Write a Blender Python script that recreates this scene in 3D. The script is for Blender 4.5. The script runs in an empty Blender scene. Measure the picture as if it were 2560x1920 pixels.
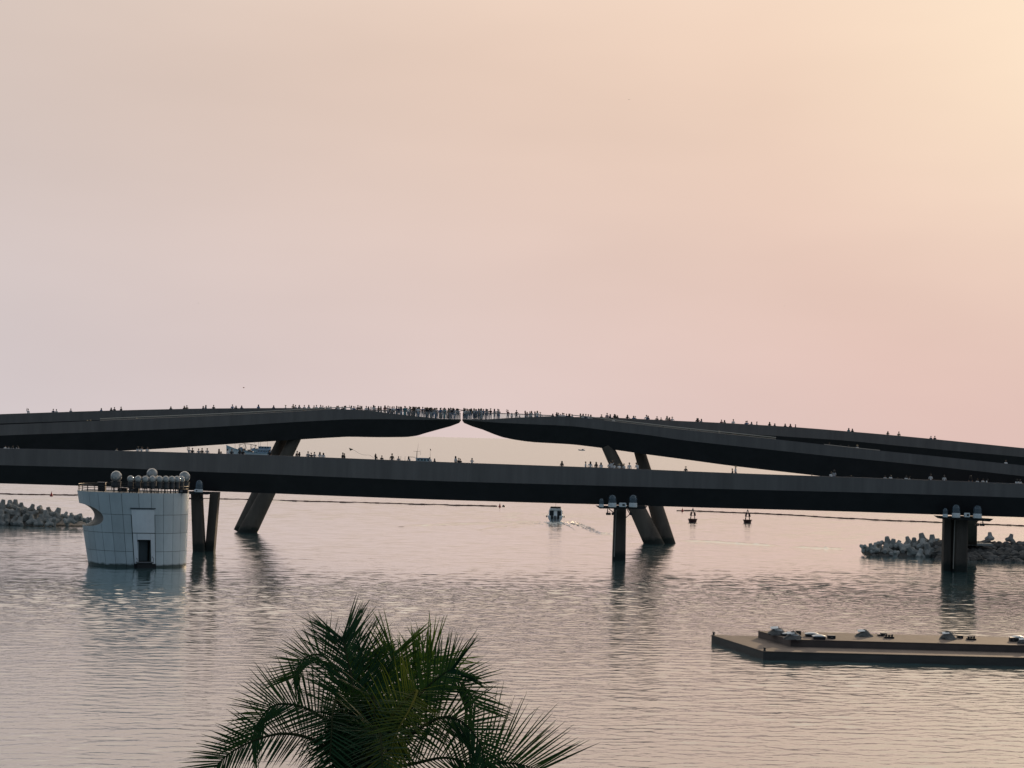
import bpy, bmesh, math, random
from mathutils import Vector, Matrix, noise
import numpy as np
R = math.radians
random.seed(7)
scene = bpy.context.scene
COL = scene.collection

# ------------------------------------------------------------------ camera
F = 5500.0                       # focal length in pixels of the 2560 px wide photograph
CAMZ = 16.0
PITCH, ROLL = math.atan(136.45/F), R(1.5)
fw = Vector((0, math.cos(PITCH), math.sin(PITCH)))
r0, u0 = Vector((1, 0, 0)), Vector((0, -math.sin(PITCH), math.cos(PITCH)))
rt = r0*math.cos(ROLL) + u0*math.sin(ROLL)
up = -r0*math.sin(ROLL) + u0*math.cos(ROLL)
cam_d = bpy.data.cameras.new('camera')
cam_d.sensor_width = 36.0
cam_d.lens = 36.0*F/2560.0
cam_d.clip_start, cam_d.clip_end = 0.5, 120000.0
cam = bpy.data.objects.new('camera', cam_d)
m = Matrix((rt, up, -fw)).transposed().to_4x4()
m.translation = Vector((0, 0, CAMZ))
cam.matrix_world = m
COL.objects.link(cam)
scene.camera = cam

# ------------------------------------------------------------------ sky, sun, exposure
SUN_AZ, SUN_EL = R(17.5), R(10.0)
SUN = Vector((math.sin(SUN_AZ)*math.cos(SUN_EL), math.cos(SUN_AZ)*math.cos(SUN_EL), math.sin(SUN_EL)))
scene.view_settings.view_transform = 'Standard'
scene.view_settings.look = 'None'
scene.view_settings.gamma = 1.0
scene.view_settings.exposure = 0.0
scene.view_settings.use_curve_mapping = False
world = bpy.data.worlds.new('World')
scene.world = world
world.use_nodes = True
wt = world.node_tree
wt.nodes.clear()
def wn(t, **k):
    n = wt.nodes.new(t)
    for a, b in k.items(): setattr(n, a, b)
    return n
def wl(a, b): wt.links.new(a, b)
def wmath(op, a, b=None, c=None, clamp=False):
    n = wn('ShaderNodeMath', operation=op); n.use_clamp = clamp
    for i, v in enumerate((a, b, c)):
        if v is None: continue
        if isinstance(v, (int, float)): n.inputs[i].default_value = v
        else: wl(v, n.inputs[i])
    return n.outputs[0]
def wramp(fac, stops):
    n = wn('ShaderNodeValToRGB'); cr = n.color_ramp; cr.interpolation = 'EASE' if False else 'LINEAR'
    while len(cr.elements) > 1: cr.elements.remove(cr.elements[-1])
    cr.elements[0].position = stops[0][0]; cr.elements[0].color = (*stops[0][1], 1)
    for p, c in stops[1:]:
        e = cr.elements.new(p); e.color = (*c, 1)
    wl(fac, n.inputs[0]); return n.outputs[0]
tc = wn('ShaderNodeTexCoord')
dirv = wn('ShaderNodeVectorMath', operation='NORMALIZE'); wl(tc.outputs['Generated'], dirv.inputs[0])
dot = wn('ShaderNodeVectorMath', operation='DOT_PRODUCT'); wl(dirv.outputs[0], dot.inputs[0]); dot.inputs[1].default_value = SUN
ang = wmath('DIVIDE', wmath('ARCCOSINE', wmath('MINIMUM', wmath('MAXIMUM', dot.outputs['Value'], -1.0), 1.0)), math.pi)
sep = wn('ShaderNodeSeparateXYZ'); wl(dirv.outputs[0], sep.inputs[0])
elev = wmath('ABSOLUTE', wmath('ARCSINE', sep.outputs['Z']))     # below the horizon the haze mirrors the sky above it
D = lambda a: a/180.0
# colour of the dusty evening haze by angle from the sun: high in the haze layer, and low at the horizon
hi = wramp(ang, [(D(0), (1.0, .83, .63)), (D(5), (.95, .74, .56)), (D(11), (.85, .635, .50)), (D(18), (.80, .605, .495)),
                 (D(32), (.65, .54, .49)), (D(60), (.43, .42, .44)), (D(100), (.19, .24, .30)), (D(180), (.115, .175, .235))])
lo = wramp(ang, [(D(0), (.78, .545, .47)), (D(11), (.745, .53, .48)), (D(20), (.72, .575, .55)), (D(32), (.66, .585, .595)),
                 (D(60), (.43, .42, .47)), (D(100), (.19, .24, .30)), (D(180), (.12, .175, .235))])
mr = wn('ShaderNodeMapRange'); mr.interpolation_type = 'SMOOTHSTEP'
wl(elev, mr.inputs['Value']); mr.inputs['From Min'].default_value = R(-1.0); mr.inputs['From Max'].default_value = R(11.0)
mixc = wn('ShaderNodeMix', data_type='RGBA'); wl(mr.outputs[0], mixc.inputs['Factor'])
wl(lo, mixc.inputs[6]); wl(hi, mixc.inputs[7])
# above the frame the haze goes on turning creamier and brighter, as it does towards the top of the photograph
top = wramp(ang, [(D(0), (1.0, .88, .68)), (D(8), (1.0, .85, .66)), (D(18), (.99, .84, .68)), (D(30), (.98, .87, .74)), (D(45), (.86, .80, .73)), (D(65), (.52, .53, .53)), (D(100), (.21, .26, .31)), (D(180), (.125, .18, .24))])
mr2 = wn('ShaderNodeMapRange'); mr2.interpolation_type = 'SMOOTHSTEP'
wl(elev, mr2.inputs['Value']); mr2.inputs['From Min'].default_value = R(9.0); mr2.inputs['From Max'].default_value = R(26.0)
tops = wn('ShaderNodeVectorMath', operation='SCALE'); wl(top, tops.inputs[0]); tops.inputs['Scale'].default_value = 1.52
mixt = wn('ShaderNodeMix', data_type='RGBA'); wl(mr2.outputs[0], mixt.inputs['Factor']); wl(mixc.outputs[2], mixt.inputs[6]); wl(tops.outputs[0], mixt.inputs[7])
# faint streaks of thicker and thinner dust
mp = wn('ShaderNodeMapping'); wl(dirv.outputs[0], mp.inputs[0]); mp.inputs['Rotation'].default_value = (0, R(-14), 0); mp.inputs['Scale'].default_value = (3, 3, 11)
nz = wn('ShaderNodeTexNoise'); wl(mp.outputs[0], nz.inputs['Vector']); nz.inputs['Scale'].default_value = 1.6; nz.inputs['Detail'].default_value = 3
st = wn('ShaderNodeMapRange'); wl(nz.outputs['Fac'], st.inputs['Value'])
st.inputs['From Min'].default_value = .25; st.inputs['From Max'].default_value = .75; st.inputs['To Min'].default_value = .96; st.inputs['To Max'].default_value = 1.04
vm = wn('ShaderNodeVectorMath', operation='SCALE'); wl(mixt.outputs[2], vm.inputs[0]); wl(st.outputs[0], vm.inputs['Scale'])
bg_h = wn('ShaderNodeBackground'); wl(vm.outputs[0], bg_h.inputs[0]); bg_h.inputs[1].default_value = 1.0
sky = wn('ShaderNodeTexSky'); sky.sky_type = 'NISHITA'; sky.sun_disc = False
sky.sun_elevation, sky.sun_rotation = SUN_EL, SUN_AZ
sky.dust_density = 4.0; sky.air_density = 1.2
bg_s = wn('ShaderNodeBackground'); wl(sky.outputs[0], bg_s.inputs[0]); bg_s.inputs[1].default_value = 0.05
hz = wn('ShaderNodeMapRange'); hz.interpolation_type = 'SMOOTHSTEP'; wl(elev, hz.inputs['Value'])
hz.inputs['From Min'].default_value = R(30); hz.inputs['From Max'].default_value = R(75); hz.inputs['To Min'].default_value = 0.0; hz.inputs['To Max'].default_value = 0.75
ms = wn('ShaderNodeMixShader'); wl(hz.outputs[0], ms.inputs[0]); wl(bg_h.outputs[0], ms.inputs[1]); wl(bg_s.outputs[0], ms.inputs[2])
wo = wn('ShaderNodeOutputWorld'); wl(ms.outputs[0], wo.inputs[0])

sl = bpy.data.lights.new('sun', 'SUN')
sl.energy, sl.angle, sl.color = 1.6, R(2.0), (1.0, .72, .45)
so = bpy.data.objects.new('sun', sl)
so.rotation_euler = (-SUN).to_track_quat('-Z', 'Y').to_euler()
so.location = (60, 100, 80)
COL.objects.link(so)

# ------------------------------------------------------------------ pixel -> place helpers
def ray(px, py):
    return fw*F + rt*(px-1280.0) + up*(960.0-py)
def at_y(px, py, Y):
    d = ray(px, py); t = Y/d.y
    return Vector((d.x*t, Y, CAMZ+d.z*t))
def at_z(px, py, z=0.0):
    d = ray(px, py); t = (z-CAMZ)/d.z
    return Vector((d.x*t, d.y*t, z))
def x_at(px, Y, z):
    # world X of the vertical line through pixel column px at depth Y and height z
    a, b = -400.0, 400.0
    for _ in range(40):
        c = (a+b)/2
        v = Vector((c, Y, z-CAMZ)); q = 1280.0+F*v.dot(rt)/v.dot(fw)
        if q < px: a = c
        else: b = c
    return (a+b)/2

# ------------------------------------------------------------------ materials
MATS = {}
def mat(name, col, rough=.6, metal=0.0, var=0.0, vscale=1.0, bump=0.0, bscale=20.0, spec=.5, stretch=None, col2=None):
    if name in MATS: return MATS[name]
    mt = bpy.data.materials.new(name); mt.use_nodes = True
    nt = mt.node_tree; b = nt.nodes['Principled BSDF']
    b.inputs['Base Color'].default_value = (*col, 1); b.inputs['Roughness'].default_value = rough
    b.inputs['Metallic'].default_value = metal; b.inputs['Specular IOR Level'].default_value = spec
    if var or bump:
        t = nt.nodes.new('ShaderNodeTexCoord'); mpn = nt.nodes.new('ShaderNodeMapping')
        nt.links.new(t.outputs['Object'], mpn.inputs[0])
        if stretch: mpn.inputs['Scale'].default_value = stretch
    if var:
        n = nt.nodes.new('ShaderNodeTexNoise'); n.inputs['Scale'].default_value = vscale; n.inputs['Detail'].default_value = 6; n.inputs['Roughness'].default_value = .65
        nt.links.new(mpn.outputs[0], n.inputs['Vector'])
        rmp = nt.nodes.new('ShaderNodeValToRGB')
        rmp.color_ramp.elements[0].position = .3; rmp.color_ramp.elements[1].position = .7
        lo_ = [c*(1-var) for c in col]; hi_ = list(col2) if col2 else [min(1, c*(1+var)) for c in col]
        rmp.color_ramp.elements[0].color = (*lo_, 1); rmp.color_ramp.elements[1].color = (*hi_, 1)
        nt.links.new(n.outputs['Fac'], rmp.inputs[0]); nt.links.new(rmp.outputs[0], b.inputs['Base Color'])
    if bump:
        n2 = nt.nodes.new('ShaderNodeTexNoise'); n2.inputs['Scale'].default_value = bscale; n2.inputs['Detail'].default_value = 4
        nt.links.new(mpn.outputs[0], n2.inputs['Vector'])
        bp = nt.nodes.new('ShaderNodeBump'); bp.inputs['Distance'].default_value = bump; nt.links.new(n2.outputs['Fac'], bp.inputs['Height'])
        nt.links.new(bp.outputs[0], b.inputs['Normal'])
    MATS[name] = mt; return mt

def clear_mat(name, tint, gloss_tint=(1, 1, 1), body=0.06, bodycol=(.8, .85, .9), rough=.03, ior=1.5):
    # clear thin shell: see-through in the middle, reflecting towards the rim
    mt = bpy.data.materials.new(name); mt.use_nodes = True; nt = mt.node_tree; nt.nodes.clear()
    o = nt.nodes.new('ShaderNodeOutputMaterial'); tr = nt.nodes.new('ShaderNodeBsdfTransparent'); tr.inputs[0].default_value = (*tint, 1)
    gl = nt.nodes.new('ShaderNodeBsdfGlossy'); gl.inputs['Color'].default_value = (*gloss_tint, 1); gl.inputs['Roughness'].default_value = rough
    df = nt.nodes.new('ShaderNodeBsdfDiffuse'); df.inputs[0].default_value = (*bodycol, 1)
    fr = nt.nodes.new('ShaderNodeFresnel'); fr.inputs[0].default_value = ior
    m1 = nt.nodes.new('ShaderNodeMixShader'); m1.inputs[0].default_value = body
    nt.links.new(tr.outputs[0], m1.inputs[1]); nt.links.new(df.outputs[0], m1.inputs[2])
    m2 = nt.nodes.new('ShaderNodeMixShader'); nt.links.new(fr.outputs[0], m2.inputs[0])
    nt.links.new(m1.outputs[0], m2.inputs[1]); nt.links.new(gl.outputs[0], m2.inputs[2]); nt.links.new(m2.outputs[0], o.inputs[0])
    MATS[name] = mt; return mt

def water_material(name, far):
    mt = bpy.data.materials.new(name); mt.use_nodes = True; nt = mt.node_tree; b = nt.nodes['Principled BSDF']
    b.inputs['Base Color'].default_value = (.045, .110, .120, 1); b.inputs['IOR'].default_value = 1.5
    b.inputs['Coat Weight'].default_value = .85; b.inputs['Coat IOR'].default_value = 1.6
    g = nt.nodes.new('ShaderNodeNewGeometry')
    # out at sea the mesh no longer carries the small waves; roughness stands in for them
    sp_ = nt.nodes.new('ShaderNodeSeparateXYZ'); nt.links.new(g.outputs['Position'], sp_.inputs[0])
    rg_ = nt.nodes.new('ShaderNodeMapRange'); nt.links.new(sp_.outputs['Y'], rg_.inputs[0])
    rg_.inputs[1].default_value = 330; rg_.inputs[2].default_value = 900; rg_.inputs[3].default_value = .10; rg_.inputs[4].default_value = .28
    nt.links.new(rg_.outputs[0], b.inputs['Roughness']); nt.links.new(rg_.outputs[0], b.inputs['Coat Roughness'])
    def noise_h(scale, sx, sy, rot, detail, rough=.5):
        mpn = nt.nodes.new('ShaderNodeMapping'); mpn.inputs['Scale'].default_value = (sx, sy, 1); mpn.inputs['Rotation'].default_value = (0, 0, R(rot))
        nt.links.new(g.outputs['Position'], mpn.inputs[0])
        n = nt.nodes.new('ShaderNodeTexNoise'); n.noise_dimensions = '2D'; n.inputs['Scale'].default_value = scale; n.inputs['Detail'].default_value = detail; n.inputs['Roughness'].default_value = rough
        nt.links.new(mpn.outputs[0], n.inputs['Vector']); return n.outputs['Fac']
    def mth(op, a, bb):
        n = nt.nodes.new('ShaderNodeMath'); n.operation = op
        for i, v in enumerate((a, bb)):
            if isinstance(v, (int, float)): n.inputs[i].default_value = v
            else: nt.links.new(v, n.inputs[i])
        return n.outputs[0]
    if far:
        hsum = mth('ADD', mth('MULTIPLY', noise_h(.16, .55, 1.0, 12, 2), .16), mth('MULTIPLY', noise_h(.6, .6, 1.0, -8, 2, .5), .06))
    else:
        hsum = mth('MULTIPLY', noise_h(2.2, .7, 1.0, 20, 2, .5), .018)
    bp = nt.nodes.new('ShaderNodeBump'); bp.inputs['Distance'].default_value = 1.0; bp.inputs['Strength'].default_value = 1.0
    nt.links.new(hsum, bp.inputs['Height']); nt.links.new(bp.outputs[0], b.inputs['Normal']); nt.links.new(bp.outputs[0], b.inputs['Coat Normal'])
    MATS['water'] = mt; return mt

M_WATER = water_material('sea_water', False); M_WATERF = water_material('sea_water_far', True)
M_FASCIA = mat('weathered_steel_cladding', (.152, .136, .130), .55, 0, .17, .5, .01, 6, .4, (1.3, 1, .10))
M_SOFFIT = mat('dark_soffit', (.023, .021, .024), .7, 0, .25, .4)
M_DECK = mat('deck_boards', (.16, .13, .11), .8, 0, .2, 1.0)
M_RAIL = mat('brushed_rail', (.60, .54, .47), .4, .6)
M_CONC = mat('column_concrete', (.115, .094, .077), .8, 0, .35, .5, .02, 5, .3, (1, 1, .3))
M_PIER = mat('pier_concrete', (.074, .060, .050), .8, 0, .35, .6, .02, 5, .3, (1.6, 1.6, .15))
def tide_mark(mt, height, dark):
    # wet and algae stained band that the sea has left above the waterline
    nt = mt.node_tree; b = nt.nodes['Principled BSDF']; src = b.inputs['Base Color'].links[0].from_socket
    g = nt.nodes.new('ShaderNodeNewGeometry'); sp = nt.nodes.new('ShaderNodeSeparateXYZ'); nt.links.new(g.outputs['Position'], sp.inputs[0])
    n = nt.nodes.new('ShaderNodeTexNoise'); n.inputs['Scale'].default_value = 1.1; n.inputs['Detail'].default_value = 5; nt.links.new(g.outputs['Position'], n.inputs['Vector'])
    ad = nt.nodes.new('ShaderNodeMath'); ad.operation = 'MULTIPLY_ADD'; nt.links.new(n.outputs['Fac'], ad.inputs[0]); ad.inputs[1].default_value = -height*1.2; nt.links.new(sp.outputs['Z'], ad.inputs[2])
    mr_ = nt.nodes.new('ShaderNodeMapRange'); nt.links.new(ad.outputs[0], mr_.inputs[0]); mr_.inputs[1].default_value = 0; mr_.inputs[2].default_value = height*.55
    mx = nt.nodes.new('ShaderNodeMix'); mx.data_type = 'RGBA'; nt.links.new(mr_.outputs[0], mx.inputs['Factor']); mx.inputs[6].default_value = (*dark, 1); nt.links.new(src, mx.inputs[7])
    nt.links.new(mx.outputs[2], b.inputs['Base Color'])
tide_mark(M_CONC, 1.0, (.022, .026, .022)); tide_mark(M_PIER, 1.2, (.018, .022, .019))
M_GLASS = clear_mat('railing_glass', (.96, .975, .97), body=.02)
M_PED = mat('pedestal_metal', (.055, .055, .058), .5, .2)
M_DARK = mat('black_metal', (.018, .018, .020), .5, .3)
M_GREYM = mat('grey_metal', (.16, .16, .17), .45, .5)
M_WHITEP = mat('white_paint', (.72, .74, .75), .45, 0, .08, 3)
M_PANEL = mat('cladding_panel', (.50, .555, .58), .5, 0, .12, .55, 0, 10, .5, (1, 1, .5))
M_PANEL2 = mat('portal_panel', (.68, .71, .74), .5, 0, .08, .5)
def vary_by_object(mt, lo_, hi_):
    nt = mt.node_tree; b = nt.nodes['Principled BSDF']; src = b.inputs['Base Color'].links[0].from_socket
    oi = nt.nodes.new('ShaderNodeObjectInfo'); mr_ = nt.nodes.new('ShaderNodeMapRange'); nt.links.new(oi.outputs['Random'], mr_.inputs[0]); mr_.inputs[3].default_value = lo_; mr_.inputs[4].default_value = hi_
    vs = nt.nodes.new('ShaderNodeVectorMath'); vs.operation = 'SCALE'; nt.links.new(src, vs.inputs[0]); nt.links.new(mr_.outputs[0], vs.inputs['Scale']); nt.links.new(vs.outputs[0], b.inputs['Base Color'])
vary_by_object(M_PANEL, .88, 1.08); tide_mark(M_PANEL, .42, (.05, .075, .07))
M_JOINT = mat('recessed_joint', (.035, .05, .06), .8)
M_LINING = mat('porthole_lining', (.075, .09, .085), .6, 0, .3, 1.2)
M_DOOR = mat('door_paint', (.05, .07, .08), .5)
M_GLOBE = clear_mat('globe_glass', (.84, .87, .87), (1, 1, 1), .27, (.9, .92, .92), .03, 1.75)
M_DOME = clear_mat('dome_plastic', (.45, .52, .58), (.8, .9, 1), .22, (.30, .38, .44))
M_ARMOUR = mat('armour_concrete', (.36, .36, .345), .85, 0, .35, .7, .04, 4, .3)
vary_by_object(M_ARMOUR, .6, 1.15)
M_ROCK = mat('breakwater_rock', (.12, .113, .107), .9, 0, .45, .6, .06, 3, .3)
vary_by_object(M_ROCK, .55, 1.3)
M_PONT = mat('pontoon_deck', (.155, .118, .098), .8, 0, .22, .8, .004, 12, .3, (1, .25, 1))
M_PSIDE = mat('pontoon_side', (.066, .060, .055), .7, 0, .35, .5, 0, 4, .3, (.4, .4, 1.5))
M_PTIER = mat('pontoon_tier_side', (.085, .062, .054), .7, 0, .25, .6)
M_RED = mat('buoy_red', (.38, .035, .03), .5)
M_BUOY = mat('buoy_dark', (.07, .022, .02), .5, 0, .3, 2)
M_BOOM = mat('boom_rubber', (.10, .032, .026), .6)
M_BWHITE = mat('boat_gelcoat', (.88, .90, .90), .3)
M_HULLB = mat('boat_hull_hazed_blue', (.30, .40, .45), .5, 0, .35, .5)  # blue paled so the paint itself carries the distance haze
M_WOODB = mat('boat_cabin_hazed_blue', (.24, .32, .42), .5, 0, .3, .6)  # cabin blue lightened likewise, with sea haze put into the colour
M_RUST = mat('boat_gear', (.17, .15, .14), .8, 0, .3, 1)
M_WINDOW = mat('dark_window', (.012, .014, .016), .12, 0)
M_TARP = mat('grey_tarpaulin', (.12, .115, .11), .8, 0, .3, 1.5)
M_FOAM = mat('foam', (.62, .64, .62), .9, 0, .2, 2)
M_TRUNK = mat('palm_trunk', (.09, .075, .06), .9, 0, .3, 6, .02, 10)

def leaf_material(name, c, tr, w=.28):
    mt = bpy.data.materials.new(name); mt.use_nodes = True; nt = mt.node_tree; nt.nodes.clear()
    o = nt.nodes.new('ShaderNodeOutputMaterial'); p = nt.nodes.new('ShaderNodeBsdfPrincipled'); p.inputs['Roughness'].default_value = .6
    p.inputs['Specular IOR Level'].default_value = .06
    t = nt.nodes.new('ShaderNodeTexCoord'); n = nt.nodes.new('ShaderNodeTexNoise'); n.inputs['Scale'].default_value = 2.2; n.inputs['Detail'].default_value = 4
    nt.links.new(t.outputs['Object'], n.inputs['Vector'])
    rp = nt.nodes.new('ShaderNodeValToRGB'); rp.color_ramp.elements[0].position = .35; rp.color_ramp.elements[1].position = .68
    rp.color_ramp.elements[0].color = (*[x*.6 for x in c], 1); rp.color_ramp.elements[1].color = (*[x*1.35 for x in c], 1)
    nt.links.new(n.outputs['Fac'], rp.inputs[0]); nt.links.new(rp.outputs[0], p.inputs['Base Color'])
    tl = nt.nodes.new('ShaderNodeBsdfTranslucent'); tl.inputs[0].default_value = (*tr, 1)
    mx = nt.nodes.new('ShaderNodeMixShader'); mx.inputs[0].default_value = w
    nt.links.new(p.outputs[0], mx.inputs[1]); nt.links.new(tl.outputs[0], mx.inputs[2]); nt.links.new(mx.outputs[0], o.inputs[0])
    return mt
M_LEAF = leaf_material('palm_leaflet', (.013, .044, .022), (.03, .075, .012), .22)
M_LEAFG = leaf_material('palm_leaflet_green', (.035, .080, .018), (.08, .15, .015), .34)
M_LEAFY = leaf_material('palm_leaflet_young', (.04, .066, .016), (.10, .135, .018), .34)
M_RACHIS = mat('frond_midrib', (.03, .035, .018), 1.0, spec=0)
M_RACHY = mat('frond_midrib_yellow', (.11, .105, .025), .9, spec=0)

# ------------------------------------------------------------------ mesh helpers
def tag(o, label=None, cat=None, group=None, kind=None):
    if label: o['label'] = label
    if cat: o['category'] = cat
    if group: o['group'] = group
    if kind: o['kind'] = kind
    return o
def thing(name, label, cat, loc=(0, 0, 0), group=None, rotz=0.0):
    o = bpy.data.objects.new(name, None); o.location = loc; o.rotation_euler = (0, 0, rotz)
    o.empty_display_size = .3
    COL.objects.link(o); return tag(o, label, cat, group)

class MB:
    def __init__(s): s.v = []; s.f = []
    def add(s, verts, faces):
        b = len(s.v); s.v += [Vector(p) for p in verts]; s.f += [tuple(i+b for i in f) for f in faces]; return s
    def box(s, c, d, rot=None):
        c = Vector(c); x, y, z = d[0]/2, d[1]/2, d[2]/2
        vs = [Vector((a, b, e)) for e in (-z, z) for b in (-y, y) for a in (-x, x)]
        if rot is not None: vs = [rot @ p for p in vs]
        return s.add([c+p for p in vs], [(0, 2, 3, 1), (4, 5, 7, 6), (0, 1, 5, 4), (2, 6, 7, 3), (0, 4, 6, 2), (1, 3, 7, 5)])
    def cone(s, p, q, r1, r2, n=10, caps=True):
        p, q = Vector(p), Vector(q); a = (q-p).normalized()
        u = a.orthogonal().normalized(); w = a.cross(u)
        vs = []
        for c, r in ((p, r1), (q, r2)):
            for i in range(n):
                t = 2*math.pi*i/n; vs.append(c+u*math.cos(t)*r+w*math.sin(t)*r)
        fs = [(i, (i+1) % n, n+(i+1) % n, n+i) for i in range(n)]
        if caps: fs += [tuple(range(n-1, -1, -1)), tuple(range(n, 2*n))]
        return s.add(vs, fs)
    def tube(s, pts, r, n=6):
        for a, b in zip(pts[:-1], pts[1:]): s.cone(a, b, r, r, n)
        return s
    def lathe(s, prof, c=(0, 0, 0), n=16):
        c = Vector(c); b = len(s.v); k = len(prof)
        for i in range(n):
            t = 2*math.pi*i/n
            for r, z in prof: s.v.append(c+Vector((r*math.cos(t), r*math.sin(t), z)))
        for i in range(n):
            j = (i+1) % n
            for q in range(k-1):
                s.f.append((b+i*k+q, b+j*k+q, b+j*k+q+1, b+i*k+q+1))
        s.f.append(tuple(b+i*k for i in range(n-1, -1, -1))); s.f.append(tuple(b+i*k+k-1 for i in range(n)))
        return s
    def loft(s, rings, close=False, caps=True):
        b = len(s.v); k = len(rings[0])
        for rg in rings: s.v += [Vector(p) for p in rg]
        for i in range(len(rings)-1):
            for j in range(k):
                j2 = (j+1) % k
                s.f.append((b+i*k+j, b+i*k+j2, b+(i+1)*k+j2, b+(i+1)*k+j))
        if caps:
            s.f.append(tuple(b+j for j in range(k-1, -1, -1))); s.f.append(tuple(b+(len(rings)-1)*k+j for j in range(k)))
        return s
    def mesh(s, name, off=Vector((0, 0, 0)), smooth=False):
        me = bpy.data.meshes.new(name)
        me.from_pydata([tuple(p-off) for p in s.v], [], s.f); me.update()
        bm = bmesh.new(); bm.from_mesh(me); bmesh.ops.recalc_face_normals(bm, faces=bm.faces); bm.to_mesh(me); bm.free()
        if smooth:
            for p in me.polygons: p.use_smooth = True
            me.set_sharp_from_angle(angle=R(38))
        return me
    def build(s, name, material, parent=None, smooth=False, world=True):
        off = Vector((0, 0, 0))
        if parent is not None and world:
            q = parent
            while q is not None: off += q.location; q = q.parent
        me = s.mesh(name, off, smooth); me.materials.append(material)
        o = bpy.data.objects.new(name, me); COL.objects.link(o)
        if parent is not None: o.parent = parent
        return o
def obj_from(name, me, parent=None, loc=None):
    o = bpy.data.objects.new(name, me); COL.objects.link(o)
    if parent is not None: o.parent = parent
    if loc is not None: o.location = loc
    return o
def copy_tree(o, parent=None):
    c = o.copy(); COL.objects.link(c)
    if parent is not None: c.parent = parent; c.matrix_parent_inverse = o.matrix_parent_inverse.copy()
    for ch in list(o.children): copy_tree(ch, c)
    return c
def evaluated_mesh(o):
    dg = bpy.context.evaluated_depsgraph_get()
    return bpy.data.meshes.new_from_object(o.evaluated_get(dg))
def bevel_mesh(o, w, seg=2):
    bm = bmesh.new(); bm.from_mesh(o.data)
    bmesh.ops.bevel(bm, geom=bm.edges[:], offset=w, segments=seg, affect='EDGES', clamp_overlap=True)
    bm.to_mesh(o.data); bm.free(); return o

# ------------------------------------------------------------------ water
def wave_field(X, Y, DY):
    # wind chop as a sum of short-crested waves; waves too short for the local grid fade out
    rs_ = np.random.RandomState(4); Z = np.zeros_like(X)
    n = 126
    for i in range(n):
        lam = math.exp(rs_.uniform(math.log(.48), math.log(2.3))) if i < 108 else math.exp(rs_.uniform(math.log(2.6), math.log(9))); th = rs_.normal(R(97), R(48)); k_ = 2*math.pi/lam
        a = SLOPE*(1.0 if i < 108 else 1.25)*math.sqrt(2.0/n)/k_; ph = rs_.uniform(0, 6.28)
        att = np.clip((lam/DY-2.2)/2.0, 0, 1)
        if i >= 108: att = att*(.35+np.clip((Y-230)/150, 0, 1)*1.0)
        Z += a*att*np.sin(k_*(X*math.cos(th)+Y*math.sin(th))+ph+.9*np.sin(X*.021+i)+.9*np.sin(Y*.017+X*.011+2*i))
    gust = .5+.5*np.sin(X*.013+Y*.031+1.2*np.sin(Y*.011+X*.02)+.5)
    gust = .58+.72*gust*(.6+.4*np.sin(X*.041-Y*.057+2.0))
    return Z*gust
SLOPE = .070
ys = [92.0]
while ys[-1] < 900: ys.append(ys[-1]+(.19 if ys[-1] < 200 else .19+(ys[-1]-200)*.0014))
ys = np.array(ys); xs_ = np.linspace(-1, 1, 560)
DYv = np.gradient(ys)
HALF = 46+ys*.235                                      # the swept water widens with distance
Xg = xs_[None, :]*HALF[:, None]; Yg = np.repeat(ys[:, None], len(xs_), 1); DYg = np.maximum(np.repeat(DYv[:, None], len(xs_), 1), (HALF*2/560)[:, None]*.5)
edge = np.clip((1-np.abs(xs_))*12, 0, 1)[None, :]*np.clip((ys-92)/3, 0, 1)[:, None]*np.clip((900-ys)/120, 0, 1)[:, None]
Zg = wave_field(Xg, Yg, DYg)*edge
nr, nc = Zg.shape
me = bpy.data.meshes.new('sea'); 
co = np.stack((Xg, Yg, Zg), -1).reshape(-1, 3).astype(np.float32)
x9, y0, y9 = 70000.0, -400.0, 100000.0
extra = np.array([(-x9, y0, 0), (x9, y0, 0), (x9, y9, 0), (-x9, y9, 0)], np.float32)
idx = np.arange(nr*nc).reshape(nr, nc)
quads = np.stack((idx[:-1, :-1], idx[:-1, 1:], idx[1:, 1:], idx[1:, :-1]), -1).reshape(-1, 4)
# flat sea around the wavy sheet, joined to its corners
e = nr*nc; c00, c01, c10, c11 = int(idx[0, 0]), int(idx[0, -1]), int(idx[-1, 0]), int(idx[-1, -1])
outer = np.array([(e, e+1, c01, c00), (e+1, e+2, c11, c01), (e+2, e+3, c10, c11), (e+3, e, c00, c10)])
allq = np.concatenate((quads, outer)); allv = np.concatenate((co, extra))
me.vertices.add(len(allv)); me.vertices.foreach_set('co', allv.ravel())
me.loops.add(allq.size); me.loops.foreach_set('vertex_index', allq.ravel().astype(np.int32))
me.polygons.add(len(allq)); me.polygons.foreach_set('loop_start', np.arange(0, allq.size, 4, dtype=np.int32))
me.materials.append(M_WATER); me.materials.append(M_WATERF)
mi = np.zeros(len(allq), np.int32); mi[-4:] = 1; me.polygons.foreach_set('material_index', mi)
sm = np.ones(len(allq), bool); sm[-4:] = False; me.polygons.foreach_set('use_smooth', sm)
me.update(calc_edges=True); me.validate()
w = obj_from('sea', me); tag(w, kind='structure')

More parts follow.
